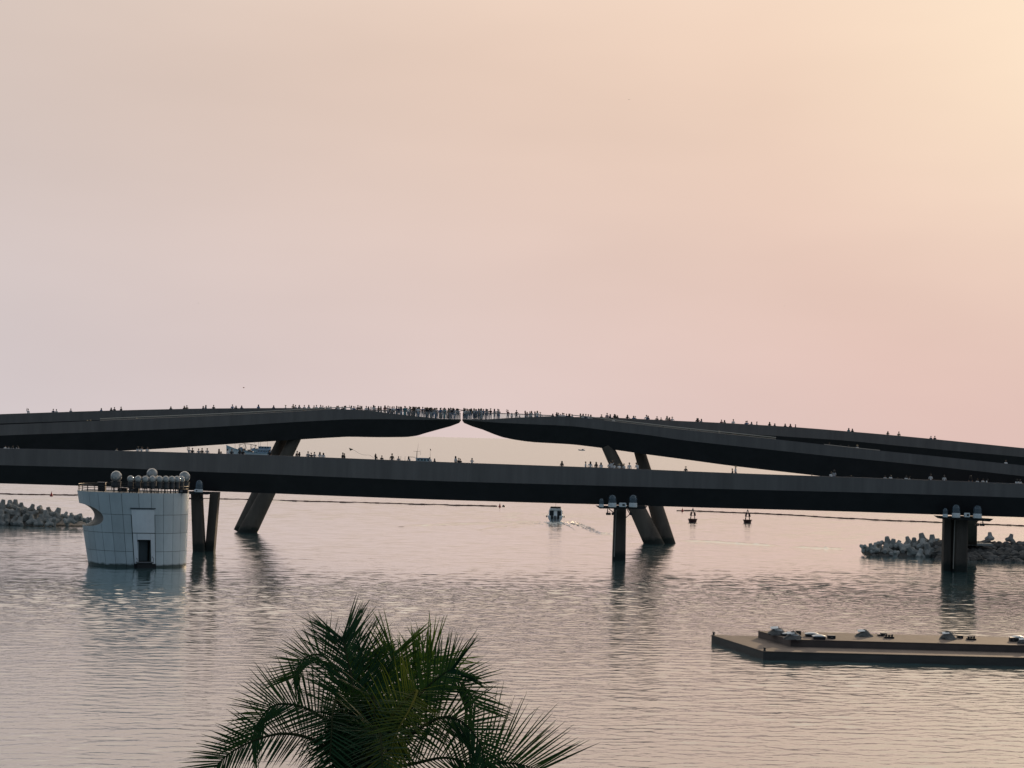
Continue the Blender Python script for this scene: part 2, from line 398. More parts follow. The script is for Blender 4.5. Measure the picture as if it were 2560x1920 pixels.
# ------------------------------------------------------------------ bridges
def hermite(st, px, k):
    # smooth interpolation of column k over the stations
    n = len(st)
    if px <= st[0][0]: return st[0][k]
    if px >= st[-1][0]: return st[-1][k]
    for i in range(n-1):
        if st[i][0] <= px <= st[i+1][0]: break
    def slope(j):
        if j == 0: return (st[1][k]-st[0][k])/(st[1][0]-st[0][0])
        if j == n-1: return (st[-1][k]-st[-2][k])/(st[-1][0]-st[-2][0])
        a = (st[j][k]-st[j-1][k])/(st[j][0]-st[j-1][0]); b = (st[j+1][k]-st[j][k])/(st[j+1][0]-st[j][0])
        if a*b <= 0: return 0.0
        return 2*a*b/(a+b)
    h = st[i+1][0]-st[i][0]; t = (px-st[i][0])/h
    m0, m1 = slope(i)*h, slope(i+1)*h
    return ((2*t**3-3*t**2+1)*st[i][k]+(t**3-2*t**2+t)*m0+(-2*t**3+3*t**2)*st[i+1][k]+(t**3-t**2)*m1)

class Span:
    # one run of bridge deck measured at stations (px, top, mid, bottom, metres from parapet top to deck, distance, width)
    def __init__(s, st, left=False, right=False):
        # the decks run on past the picture edges
        st = list(st)
        if left:
            a, b = st[0], st[1]; st.insert(0, tuple([a[0]-900]+[a[k]+(a[k]-b[k])/(b[0]-a[0])*900 for k in range(1, 4)]+[a[4], a[5]+(a[5]-b[5])/(b[0]-a[0])*900, a[6]]))
        if right:
            a, b = st[-1], st[-2]; st.append(tuple([a[0]+900]+[a[k]+(a[k]-b[k])/(a[0]-b[0])*900 for k in range(1, 4)]+[a[4], a[5]+(a[5]-b[5])/(a[0]-b[0])*900, a[6]]))
        s.st = st
    def val(s, px):
        top, mid, bot, dk, Y, W = [hermite(s.st, px, k) for k in range(1, 7)]
        P = at_y(px, top, Y); ins = min(1.9, W*.33)
        return dict(X=P.x, Y=Y, W=W, zt=P.z, zm=at_y(px, mid, Y).z, zb=at_y(px, bot, Y+ins).z, zd=P.z-dk, ins=ins)
    def pos(s, px, off):
        v = s.val(px); return Vector((v['X']*(v['Y']+off)/v['Y'], v['Y']+off, v['zd']))
    def build(s, parent, step=26.0):
        a, b = s.st[0][0], s.st[-1][0]
        xs = sorted(set([a+(b-a)*i/int((b-a)/step) for i in range(int((b-a)/step)+1)]+[q[0] for q in s.st]))
        G, D_, PN, PF = [], [], [], []
        for px in xs:
            v = s.val(px); X, Y, W = v['X'], v['Y'], v['W']; ti = min(.3, W*.08)
            zt, zm, zb, zd = v['zt'], min(v['zm'], v['zt']-.04), v['zb'], min(v['zd'], v['zt']-.012)
            zb = min(zb, zm-.03); zd = max(zd, zm+.03); zdm = max(zd-.02, zm+.004)
            q = lambda o, z: (X, Y+o, z)
            PN.append([q(0, zt), q(.12, zm), q(ti+.12, zm), q(ti, zt)])
            PF.append([q(W, zt), q(W-ti, zt), q(W-ti-.12, zm), q(W-.12, zm)])
            G.append([q(.18, zm-.003), q(v['ins'], zb), q(W-v['ins'], zb), q(W-.18, zm-.003)])
            D_.append([q(ti+.122, zd), q(ti+.122, zm+.002), q(W-ti-.122, zm+.002), q(W-ti-.122, zd)])
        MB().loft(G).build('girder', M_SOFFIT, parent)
        MB().loft(PN).build('parapet', M_FASCIA, parent)
        MB().loft(PF).build('parapet', M_FASCIA, parent)
        MB().loft(D_).build('deck', M_DECK, parent)
    def rail(s, parent, a, b, h, r, off, step=30, name='handrail', mt=None, hpx=None):
        n = max(2, int((b-a)/step)); pts = []
        for i in range(n+1):
            px = a+(b-a)*i/n; v = s.val(px); z = v['zt']+h
            if hpx: z = at_y(px, hermite(hpx, px, 1), v['Y']).z
            pts.append(Vector((v['X']*(v['Y']+off)/v['Y'], v['Y']+off, z)))
        MB().tube(pts, r, 6).build(name, mt or M_RAIL, parent); return pts

TIPW = 4.6
NL = Span([(-220, 1071, 1098, 1143, 1.2, 333, 6), (0, 1062, 1089, 1135, 1.2, 336, 6), (300, 1049.5, 1078, 1126.8, 1.2, 341, 6),
           (540, 1039.3, 1067, 1112, 1.2, 344, 6), (740, 1029, 1055, 1099, 1.2, 346, 6), (840, 1023.5, 1050, 1093.3, 1.2, 347, 6),
           (870, 1023.7, 1048.4, 1092, 1.15, 347, 6), (930, 1027, 1048, 1093, .95, 347, 6), (960, 1031.5, 1048, 1093.2, .70, 347, 6),
           (1010, 1037.3, 1048.8, 1092.7, .42, 347, 5.6), (1040, 1040.7, 1049.2, 1089.5, .28, 347, 5.2), (1060, 1042.7, 1049.5, 1083.6, .2, 347, 5),
           (1100, 1046.8, 1049.8, 1072.4, .05, 347, TIPW), (1147, 1048, 1050, 1057.5, .02, 347, 4.2), (1151.4, 1048.2, 1049.6, 1052, .02, 347, 4.0)], left=True)
NR = Span([(1155.6, 1048.2, 1049.7, 1052, .02, 347, 4.0), (1160, 1048.3, 1050.3, 1057.6, .02, 347, 4.2), (1206, 1048.5, 1054, 1073.8, .08, 347, TIPW),
           (1255, 1046, 1057.3, 1092.3, .3, 347, 5), (1286, 1044.2, 1058.7, 1099, .5, 347, 5.4), (1335, 1042.4, 1061, 1105.5, .8, 347, 6),
           (1390, 1040.3, 1063.3, 1108.6, 1.15, 347, 6), (1430, 1042.3, 1065.6, 1111, 1.2, 346.6, 6), (1470, 1046, 1069.7, 1115.3, 1.2, 346.2, 6),
           (1518, 1052, 1076, 1121.5, 1.2, 345.6, 6), (1615, 1063.5, 1087, 1135.3, 1.2, 344.6, 6), (1717, 1075.2, 1101.5, 1148.8, 1.2, 343.5, 6),
           (1827, 1086.6, 1113.8, 1163.7, 1.2, 342.4, 6), (1914, 1095.7, 1123, 1174, 1.2, 341.5, 6), (2073, 1113, 1140, 1192, 1.2, 340, 6),
           (2146, 1121, 1147, 1200, 1.2, 339.3, 6), (2354, 1142, 1168, 1222, 1.2, 337.4, 6), (2560, 1163.7, 1190.6, 1245, 1.2, 335.5, 6), (2800, 1188, 1216, 1272, 1.2, 333, 6)], right=True)
FL = Span([(-220, 1043, 1067, 1113, 1.2, 372, 6), (0, 1035.3, 1059, 1105, 1.2, 368, 6), (300, 1025.8, 1049, 1096, 1.2, 362, 6), (540, 1021, 1045, 1092, 1.2, 357, 6),
           (740, 1020, 1044, 1090, 1.2, 353.5, 5.6), (840, 1022, 1045, 1089, 1.25, 352, 5), (872, 1025, 1046, 1088, 1.2, 351.5, 4.6)], left=True)
FR = Span([(1400, 1043.5, 1064, 1105, 1.2, 351.2, 4.6), (1440, 1042.4, 1064, 1108, 1.2, 351.5, 5), (1500, 1043, 1067, 1112, 1.2, 352.2, 5.6), (1600, 1047.4, 1071, 1117, 1.2, 353.6, 6),
           (1682, 1051.5, 1075, 1122, 1.2, 355, 6), (1798, 1056.8, 1081, 1128, 1.2, 357.3, 6), (1989, 1068, 1093, 1141, 1.2, 361, 6), (2120, 1078.4, 1102, 1150, 1.2, 363, 6),
           (2238, 1088.5, 1113.5, 1160, 1.2, 365, 6), (2560, 1120.3, 1142.8, 1190, 1.2, 370, 6), (2800, 1144, 1166, 1213, 1.2, 374, 6)], right=True)
FB = Span([(-200, 1118, 1157, 1203, 1.0, 286.5, 5.5), (0, 1121.8, 1162.9, 1208.6, 1.0, 288, 5.5), (289, 1127.6, 1170.4, 1217.6, 1.0, 290, 5.5), (540, 1134.8, 1181, 1228.4, 1.0, 292, 5.5),
           (640, 1138, 1184.3, 1232, 1.0, 292.6, 5.5), (830, 1145.3, 1192.3, 1239.6, 1.0, 293.8, 5.5), (1080, 1155, 1202, 1248.8, 1.0, 295, 5.5), (1370, 1165.4, 1210.6, 1257.6, 1.0, 295.6, 5.5),
           (1514, 1170.6, 1214.6, 1261.5, 1.0, 295.4, 5.5), (1839, 1184, 1223.6, 1271.4, 1.0, 293.6, 5.5), (1920, 1187, 1225.6, 1273.4, 1.0, 293, 5.5), (2120, 1193.7, 1230.5, 1279, 1.0, 291.2, 5.5),
           (2354, 1202, 1237.5, 1286.8, 1.0, 289.2, 5.5), (2560, 1210.5, 1244.6, 1293.4, 1.0, 287.4, 5.5), (2760, 1218, 1251, 1300, 1.0, 285.5, 5.5)], left=True, right=True)

def column(parent, top, bot, w1, w2, Y, name='column', mt=None, ztop=None):
    # inclined tapering column between two picture points at depth Y, run on below the water
    p, q = at_y(top[0], top[1], Y), at_y(bot[0], bot[1], Y)
    d = (q-p); e = q+d*(.9/abs(d.z)) if d.z else q
    s = p-d*(.5/abs(d.z))
    cosl = abs(d.z)/d.length
    r1, r2 = w1*Y/F/2*cosl, w2*Y/F/2*cosl
    n = 24; mb = MB(); mb.cone(s, e, r1, r2, n); mb.build(name, mt or M_CONC, parent, smooth=True)
    return p, q

tipL = NL.pos(1100, 2)
bl = thing('footbridge', 'left half of the dark bridge, two decks merging into a crowded pointed tip', 'bridge', (tipL.x, tipL.y, 0))
NL.build(bl); FL.build(bl)
column(bl, (737, 1098), (621, 1326), 31, 52, 349.5); column(bl, (708, 1101), (611, 1318), 34, 48, 352.5)
NL.rail(bl, 250, 880, .30, .065, .15); NL.rail(bl, 250, 835, .045, .045, .15, name='parapet_cap')
br = thing('footbridge', 'right half of the dark bridge, pointed tip by the gap, two decks descending rightwards', 'bridge', (NR.pos(1200, 2).x, 347, 0))
NR.build(br); FR.build(br)
column(br, (1521, 1122), (1637, 1364), 32, 55, 348); column(br, (1600, 1133), (1667, 1359), 29, 46, 351)
NR.rail(br, 1430, 1940, .28, .065, .15); NR.rail(br, 1510, 1940, .045, .045, .15, name='parapet_cap')
NR.rail(br, 2060, 2200, .045, .045, .15, name='parapet_cap')

# glass balustrades along both tips: panels, posts and a top rail
def balustrade(sp, parent, a, b, rail_px):
    for off_f in (0.25, None):
        n = int(abs(b-a)/26)
        pts = []
        for i in range(n+1):
            px = a+(b-a)*i/n; v = sp.val(px); o = .25 if off_f else v['W']-.25
            zr = at_y(px, hermite(rail_px, px, 1), v['Y']).z
            pts.append((Vector((v['X'], v['Y']+o, max(v['zt'], v['zd'])+.01)), Vector((v['X'], v['Y']+o, max(zr, v['zt']+.05)))))
        MB().tube([p[1] for p in pts], .035, 6).build('handrail', M_GREYM, parent)
        for (p0, p1), (q0, q1) in zip(pts[:-1], pts[1:]):
            e = (q0-p0)*.03; mb = MB(); th = Vector((0, .02, 0))
            dz = Vector((0, 0, .04))
            ring = [p0+e, q0-e, q1-e-dz, p1+e-dz]
            mb.loft([ring, [r_+th for r_ in ring]]); mb.build('glass_panel', M_GLASS, parent)
        for p0, p1 in pts: MB().cone(p0, p1, .025, .025, 6).build('post', M_GREYM, parent)
balustrade(NL, bl, 905, 1150, [(905, 1025.4), (960, 1025.5), (1060, 1029), (1150, 1032)])
balustrade(NR, br, 1157, 1385, [(1157, 1032), (1253, 1033.4), (1330, 1036), (1385, 1038.8)])

fbm = FB.pos(1280, 2.75)
fb = thing('footbridge', 'long low dark footbridge crossing the whole picture in front on concrete piers', 'bridge', (fbm.x, fbm.y, 0))
FB.build(fb)
FB.rail(fb, -1050, 3600, .03, .03, .15, name='parapet_cap', mt=M_GREYM)
# piers of the near bridge
def pier(top, bot, w1, w2, Y, d=1.1):
    p, q = at_y(top[0], top[1]-6, Y), at_z(bot[0], bot[1], 0); q = at_y(bot[0], bot[1], Y); q.z = min(q.z, 0)-.8
    h1, h2 = w1*Y/F/2, w2*Y/F/2
    rings = []
    for c, h in ((q, h2), (p, h1)):
        b = .18*h
        rings.append([c+Vector((x, y, 0)) for x, y in ((-h+b, -d), (h-b, -d), (h, -d+b), (h, d-b), (h-b, d), (-h+b, d), (-h, d-b), (-h, -d+b))])
    MB().loft(rings).build('pier', M_PIER, fb)
pier((492, 1234), (499.5, 1377), 25, 29, 292.5); pier((538, 1236), (525, 1370), 21, 22, 294)
pier((1550, 1270), (1547, 1394), 29.5, 32.5, 297.5)
pier((2367.5, 1296), (2365.5, 1424), 18, 20, 292.5, .8); pier((2381.5, 1296), (2380, 1424), 9, 10, 293.2, .8); pier((2403, 1296), (2400.5, 1427), 29, 30, 291.4, .9)
p_, q_ = at_y(2428, 1290, 293.5), at_y(2427, 1362, 331)
MB().loft([[q_+Vector((x*.75, y*.8, -.6)) for x, y in ((-1, -1), (1, -1), (1, 1), (-1, 1))], [p_+Vector((x*.64, y*.8, 0)) for x, y in ((-1, -1), (1, -1), (1, 1), (-1, 1))]]).build('pier', M_PIER, fb)
for px0, px1, y0, y1, Y in ((2376.5, 2376.0, 1298, 1422, 291.8), (2387.3, 2383, 1300, 1422, 290.6), (1540.5, 1535.5, 1275, 1392, 296.2)):
    a, b = at_y(px0, y0, Y), at_y(px1, y1, Y)
    MB().cone(a, b, .07, .07, 6).build('drain_pipe', mat('pipe_pale', (.24, .22, .19), .6), fb)
# maintenance platforms on the piers
def ledge(x0, x1, y, Y, th=.34, depth=2.2, y2=None):
    a, b = at_y(x0, y, Y), at_y(x1, y2 or y, Y)
    mb = MB(); e = .5
    ring = lambda o, zo: [a+Vector((0, o, zo)), b+Vector((0, o, zo))]
    lo_ = [a+Vector((e, 0, -th)), b+Vector((-e, 0, -th)), b+Vector((-e, depth, -th)), a+Vector((e, depth, -th))]
    hi_ = [a.copy(), b.copy(), b+Vector((0, depth, 0)), a+Vector((0, depth, 0))]
    mb.loft([lo_, hi_]); return mb.build('service_ledge', M_DARK, fb)
ledge(1490, 1619, 1264.8, 293.4, y2=1266.5); ledge(2342, 2484, 1290, 288.6, y2=1297.5); ledge(462, 528, 1228.5, 289.6, y2=1230.5)
for pts in ([(1522, 1272), (1536, 1283)], [(1519, 1272), (1519, 1282)], [(1567, 1272), (1574, 1284)], [(1565, 1294), (1575, 1285)], [(1570, 1272), (1577, 1282)], [(2441, 1305), (2452, 1298)], [(2457, 1298), (2457, 1309)], [(500, 1246), (508, 1237)], [(506, 1238), (503, 1250)]):
    Y = 294.0 if 1000 < pts[0][0] < 2000 else 289.8
    MB().tube([at_y(x, y, Y) for x, y in pts], .06, 6).build('brace', M_DARK, fb)

# ------------------------------------------------------------------ show projectors and floodlights on the ledges
def projector(px, y0, ybase, wpx, Y, label, white=True):
    base = at_y(px, ybase, Y); k = Y/F; w = wpx*k; H = (ybase-y0)*k; r = w/2
    t = thing('projector', label, 'projector', base, 'projectors on the bridge pier ledges')
    hb = H*.37 if white else H*.25
    MB().lathe([(r*.86, 0), (r*.98, .03), (r, hb*.42), (r*.94, hb*.48), (r, hb*.54), (r*.98, hb*.95), (r*.9, hb)], base, 20).build('drum', M_WHITEP, t, True)
    prof = [(r*.98, hb*.97)]
    for i in range(1, 9):
        a = math.pi/2*i/8; hh = H-hb
        prof.append((max(.001, r*.98*math.cos(a)**.8), hb+hh*(.35+.65*math.sin(a)) if i > 0 else hb))
    d = MB().lathe(prof, base, 20).build('dome', M_DOME, t, True)
    m = MB().box(base+Vector((0, 0, hb+(H-hb)*.25)), (r*1.0, r*.8, (H-hb)*.42)); m.cone(base+Vector((0, -r*.2, hb+(H-hb)*.45)), base+Vector((0, -r*.5, hb+(H-hb)*.6)), r*.35, r*.42, 12)
    m.build('lamp_head', M_DARK, t)
projector(1503.3, 1246, 1268, 12.3, 292.9, 'smallest domed projector, at the left end of the centre pier ledge')
projector(1530.5, 1237, 1268, 21, 292.9, 'large domed projector just left of the white control box on the centre pier')
projector(1582.5, 1237, 1268, 21, 292.9, 'large domed projector just right of the white control box on the centre pier')
projector(2363, 1270, 1293, 13, 288.1, 'smallest domed projector, at the left end of the right pier ledge')
projector(2390, 1261, 1294, 21, 288.1, 'large domed projector left of the white control box on the right pier')
projector(2443.5, 1263, 1295.6, 22, 288.1, 'large domed projector right of the white control box on the right pier')
projector(497.5, 1200, 1230.5, 20, 289.3, 'domed blue grey projector beside the white round tower, on the left pier ledge', False)
def control_box(px, y0, y1, wpx, Y, label):
    a = at_y(px, y1, Y); k = Y/F; w, h = wpx*k, (y1-y0)*k
    t = thing('control_box', label, 'box', a, 'white control boxes on the pier ledges')
    o = MB().box(a+Vector((0, 0, h/2)), (w, .5, h)).build('housing', M_WHITEP, t); bevel_mesh(o, .05)
    MB().box(a+Vector((w*.12, -.262, h*.5)), (w*.34, .03, h*.45)).build('screen', M_WINDOW, t)
control_box(1556.5, 1257, 1267.4, 18, 292.9, 'white control box with dark screen between the two large centre pier projectors')
control_box(2417, 1282, 1293, 14, 288.1, 'white control box with dark screen between the right pier projectors')
control_box(491, 1223, 1230, 10, 288.9, 'small white control box under the blue grey dome by the tower')
def floodlight(px, y0, y1, wpx, Y, label):
    c = at_y(px, (y0+y1)/2, Y); k = Y/F
    t = thing('floodlight', label, 'floodlight', c, 'floodlights hung below the pier ledges')
    o = MB().box(c, (wpx*k, .35, (y1-y0)*k)).build('housing', M_DARK, t); bevel_mesh(o, .03)
    MB().box(c+Vector((0, -.178, 0)), (wpx*k*.8, .01, (y1-y0)*k*.7)).build('lens', M_WINDOW, t)
    h = (y1-y0)*k
    MB().tube([c+Vector((-wpx*k*.3, 0, h*.5)), c+Vector((-wpx*k*.3, 0, h*.9)), c+Vector((wpx*k*.3, 0, h*.9)), c+Vector((wpx*k*.3, 0, h*.5))], .025, 5).build('bracket', M_DARK, t)
floodlight(1521, 1281.8, 1287.6, 12, 294, 'left floodlight of the pair hanging under the centre pier ledge')
floodlight(1533, 1281.8, 1287.6, 8, 294, 'floodlight hanging close against the left side of the centre pier')
floodlight(1576.5, 1282, 1288, 7, 294, 'floodlight on the brace right of the centre pier')
floodlight(2443, 1309.5, 1315, 8, 289.8, 'floodlight hanging close against the right pier')
floodlight(2455, 1308.8, 1315, 12, 289.8, 'outer floodlight hanging under the right end of the right pier ledge')
floodlight(505, 1246, 1251, 7, 289.8, 'floodlight below the ledge between tower and left pier')

# ------------------------------------------------------------------ round technical tower
TY = 259.3                                             # depth of the tower axis
ztop = at_y(334, 1232, 253).z
TR_T, TR_B = 6.50, 5.68
cT = Vector((x_at(333.5, TY, ztop), TY, ztop)); cB = Vector((x_at(343.8, TY, 0.3), TY, 0.0))
def tow(th, v, off=0.0):
    # point on the wall: th degrees from straight towards the camera (positive to the right), v 0..1 from waterline to rim
    c = cB.lerp(cT, v); r = TR_B+(TR_T-TR_B)*v+off; a = R(th)
    return Vector((c.x+r*math.sin(a), c.y-r*math.cos(a), ztop*v))
tower = thing('tower', 'round white panelled tower standing in the water with glass globes on top', 'tower', (cB.x, cB.y, 0))
NOTCH_C = at_y(203, 1287, 254.5)
def notch_cutter():
    # elliptical bore running through the left flank
    ax = Vector((-.31, 1.0, 0)).normalized(); sd = Vector((ax.y, -ax.x, 0)); mb = MB(); rings = []
    for k in (-9, 12):
        c = NOTCH_C+ax*k
        rings.append([c+sd*(2.38*math.cos(2*math.pi*i/40))+Vector((0, 0, 1.28*math.sin(2*math.pi*i/40)-.34*math.cos(2*math.pi*i/40))) for i in range(40)])
    mb.loft(rings); return mb.build('cutter', M_LINING)
cutter = notch_cutter()
rings = []
for v in (-.10, 0, .2, .4, .6, .8, .985): rings.append([tow(360*i/72, v, -.10) for i in range(72)])
core = MB().loft(rings).build('wall_core', M_JOINT, None)
doorbox = MB()
DTH = 18.6
tang = Vector((math.cos(R(DTH)), math.sin(R(DTH)), 0)); outw = Vector((math.sin(R(DTH)), -math.cos(R(DTH)), 0))
rot_d = Matrix((tang, -outw, Vector((0, 0, 1)))).transposed()
dc = tow(17.6, .22); doorbox.box(dc+Vector((0, 0, .05)), (1.62, 3.4, 2.55), rot_d)
dbx = doorbox.build('cutter', M_JOINT)
for i, c in enumerate((cutter, dbx)):
    md = core.modifiers.new('cut', 'BOOLEAN'); md.operation = 'DIFFERENCE'; md.object = c; md.solver = 'EXACT'
me = evaluated_mesh(core); core.modifiers.clear(); core.data = me
core.parent = tower
for vt in me.vertices: vt.co -= tower.location
me.materials.clear(); me.materials.append(M_LINING)
# cladding panels, one object each
ROWS = [(0.0, .216), (.216, .46), (.46, .706), (.706, 1.0)]
base_cols = [-42, -29, -15.5, -2.6, 14.9, 28, 41.5, 54.5, 68]
th = 68
while th+13.2 < 318-6: th += 13.2; base_cols.append(th)
base_cols.append(318)
def panel(t0, t1, v0, v1, off0=-.09, off1=0.0, gap=.046, mt=None, name='wall_panel', n=5):
    g = gap/6.0*57.3/2; gv = gap/ztop/2; mb = MB(); rg = []
    for i in range(n+1):
        t = t0+g+(t1-t0-2*g)*i/n
        rg.append([tow(t, v0+gv, off0), tow(t, v0+gv, off1), tow(t, v1-gv, off1), tow(t, v1-gv, off0)])
    mb.loft(rg); return mb.build(name, mt or M_PANEL, tower)
def hits_notch(t0, t1, v0, v1):
    return t0 < -20 or t0 > 225
panels = []
for ri, (v0, v1) in enumerate(ROWS):
    cols = list(base_cols)
    if ri < 3: cols = [c for c in cols if c not in (14.9, 28)]+[5.9, 31.4]; cols.sort()
    for a, b in zip(cols[:-1], cols[1:]):
        if ri < 3 and a >= 5.8 and b <= 31.5: continue
        o = panel(a, b, v0 if ri else -.05, v1)
        if .30 < v1 and v0 < .80 and hits_notch(a, b, v0, v1): panels.append(o)
for o in panels:
    md = o.modifiers.new('cut', 'BOOLEAN'); md.operation = 'DIFFERENCE'; md.object = cutter; md.solver = 'EXACT'
# cutter is in world space; panels too (parents are plain translations)
bpy.context.view_layer.update()
for o in panels:
    me = evaluated_mesh(o); o.modifiers.clear()
    if len(me.polygons) == 0: bpy.data.objects.remove(o)
    else: o.data = me
for c in (cutter, dbx): bpy.data.objects.remove(c)
# portal: dark shadow gap, upper infill panel, frame round the doorway, door, landing
panel(5.0, 32.2, .035, .80, -.06, .012, .0, M_JOINT, 'shadow_gap') if False else None
panel(5.9, 31.4, .46, .785, -.02, .06, .16, M_PANEL2, 'infill_panel')
panel(5.5, 31.9, .786, .80, -.02, .13, .0, M_JOINT, 'head_trim')
fr = [(6.6, 11.2, .055, .46), (25.8, 30.7, .055, .46)]
for a, b, v0, v1 in fr: panel(a, b, v0, v1, -.09, .05, .03, M_PANEL2, 'door_frame')
panel(11.2, 25.8, .375, .46, -.09, .09, .02, M_PANEL2, 'door_frame')
panel(5.9, 11.2, -.05, .055, -.09, -.02, .03, M_DARK, 'plinth'); panel(25.8, 31.4, -.05, .055, -.09, -.02, .03, M_DARK, 'plinth')
dd = dc-outw*1.0
MB().box(dd+tang*.1+Vector((0, 0, .0)), (.95, .08, 2.3), rot_d).build('door', M_DOOR, tower)
MB().box(dd-tang*.60+Vector((0, 0, -.05)), (.34, .3, 2.3), rot_d).build('door_side_panel', M_PANEL, tower)
ld = tow(17.8, .078, .25)
MB().box(ld, (1.95, .9, .10), rot_d).build('landing', M_GREYM, tower)
MB().box(ld+Vector((0, 0, -.5))-outw*.1, (1.7, .6, .85), rot_d).build('landing_hollow_shade', M_DARK, tower)  # black block painting in the shade of the hollow under the landing
for sgn in (-1, 1):
    b0 = ld+tang*(.93*sgn)+outw*.4
    MB().tube([b0, b0+Vector((0, 0, .45)), b0+Vector((0, 0, .45))-outw*.9+Vector((0, 0, .25 if sgn > 0 else 0))], .035, 6).build('landing_rail', M_GREYM, tower)
# roof slab and guard rail
rs = MB(); rs.loft([[tow(360*i/48, .97, -.2) for i in range(48)], [tow(360*i/48, .99, -.2) for i in range(48)]]); rs.build('roof', M_DARK, tower)
RH = .74
for zz, rad, nm in ((RH, .04, 'top_rail'), (RH*.62, .025, 'mid_rail'), (RH*.30, .025, 'mid_rail')):
    MB().tube([tow(7.5*i, 1, -.12)+Vector((0, 0, zz)) for i in range(49)], rad, 6).build(nm, M_DARK, tower)
for i in range(32):
    p = tow(i*11.25, 1, -.12); MB().cone(p-Vector((0, 0, .1)), p+Vector((0, 0, RH)), .035, .035, 6).build('rail_post', M_DARK, tower)
# glass globe lamps on the roof, each on a dark pedestal
def globe(px, py, rpx, Y, label, pw, grp):
    k = Y/F; c = at_y(px, py, Y); r = rpx*k; t = thing('globe_lamp', label, 'lamp', (c.x, c.y, ztop-.05), grp)
    MB().lathe([(r*math.sin(a), -r*math.cos(a)) for a in [math.pi*(.13+.868*i/14) for i in range(15)]], c, 24).build('globe', M_GLOBE, t, True)
    zb = c.z-r*.93
    z0 = ztop+.5-c.z; ped = MB(); ped.lathe([(pw*.42, z0), (pw*.5, z0+.06), (pw*.5, zb-c.z-.06), (pw*.56, zb-c.z-.04), (pw*.56, zb-c.z+.03)], c, 16)
    st_ = MB()
    for q in range(3): st_.cone(c+Vector((pw*.4*math.cos(q*2.1), pw*.4*math.sin(q*2.1), ztop-.05-c.z)), c+Vector((pw*.3*math.cos(q*2.1), pw*.3*math.sin(q*2.1), z0+.03)), .04, .04, 6)
    st_.build('stand', M_DARK, t)
    ped.build('pedestal', M_PED, t, True)
    hd = MB(); hd.lathe([(r*.18, -r*.95), (r*.30, -r*.6), (r*.36, -r*.25), (r*.30, r*.0), (r*.05, r*.06)], c, 12); hd.build('lamp_head', M_GREYM, t, True)
S5 = lambda x, y: (180+x/5.53, 1160+y/5.53)
smalls = [(812, 208), (915, 209), (1015, 211), (1113, 212), (1210, 213), (1298, 214), (1382, 214), (1450, 214), (1510, 214)]
ordn = ['first', 'second', 'third', 'fourth', 'fifth', 'sixth', 'seventh', 'eighth', 'ninth', 'tenth', 'eleventh', 'twelfth', 'thirteenth', 'fourteenth', 'fifteenth', 'sixteenth', 'seventeenth', 'eighteenth', 'nineteenth', 'twentieth']
ones = ['first', 'second', 'third', 'fourth', 'fifth', 'sixth', 'seventh', 'eighth', 'ninth']
for i in range(20):
    ordn.append(['twenty-first', 'twenty-second', 'twenty-third', 'twenty-fourth', 'twenty-fifth', 'twenty-sixth', 'twenty-seventh', 'twenty-eighth', 'twenty-ninth', 'thirtieth', 'thirty-first', 'thirty-second', 'thirty-third', 'thirty-fourth', 'thirty-fifth', 'thirty-sixth', 'thirty-seventh', 'thirty-eighth', 'thirty-ninth', 'fortieth'][i])
ordn += ['forty-'+o_ for o_ in ones]+['fiftieth']+['fifty-'+o_ for o_ in ones]+['sixtieth']+['sixty-'+o_ for o_ in ones]
for i, (x, y) in enumerate(smalls):
    px, py = S5(x, y); a = math.asin(max(-1, min(1, (x-850)/690.0))); Y = TY-5.7*math.cos(a)
    globe(px, py, 8.9, Y, ordn[i]+' from the left of the nine small glass globes in a row on the tower', .66, 'small glass globes on the tower roof')
for x, y, Y, lb in ((612, 172, 255.5, 'large glass globe standing alone left of the small globes on the tower'), (1107, 137, 264.5, 'highest large glass globe, rising behind the row of small globes'), (1557, 178, 262.5, 'large glass globe at the right end of the tower roof, behind the last small globes')):
    px, py = S5(x, y); globe(px, py, 14, Y, lb, 1.15, 'large glass globes on the tower roof')
c = at_y(*S5(417, 262), 256); t = thing('equipment_box', 'low dark equipment box on the tower roof left of the large globe', 'box', (c.x, c.y, ztop))
o = MB().box((c.x, c.y, ztop+.5), (.85, .8, 1.0)).build('housing', M_DARK, t); bevel_mesh(o, .04); MB().box((c.x, c.y, ztop+1.03), (.98, .92, .07)).build('lid', M_GREYM, t)
for i, (x, lb) in enumerate(((700, 'dark cable cabinet on the tower roof below the gap beside the first small globe'), (860, 'dark cable cabinet behind the rail below the first two small globes'), (1540, 'dark cable cabinet at the right edge of the tower roof'))):
    c = at_y(S5(x, 360)[0], 1225, 257)
    t = thing('equipment_box', lb, 'box', (c.x, c.y, ztop)); o = MB().box((c.x, c.y, ztop+.2), (1.1, .6, .45)).build('housing', M_DARK, t); bevel_mesh(o, .04)
    MB().box((c.x-.2, c.y-.31, ztop+.22), (.3, .03, .25)).build('vent', M_GREYM, t)

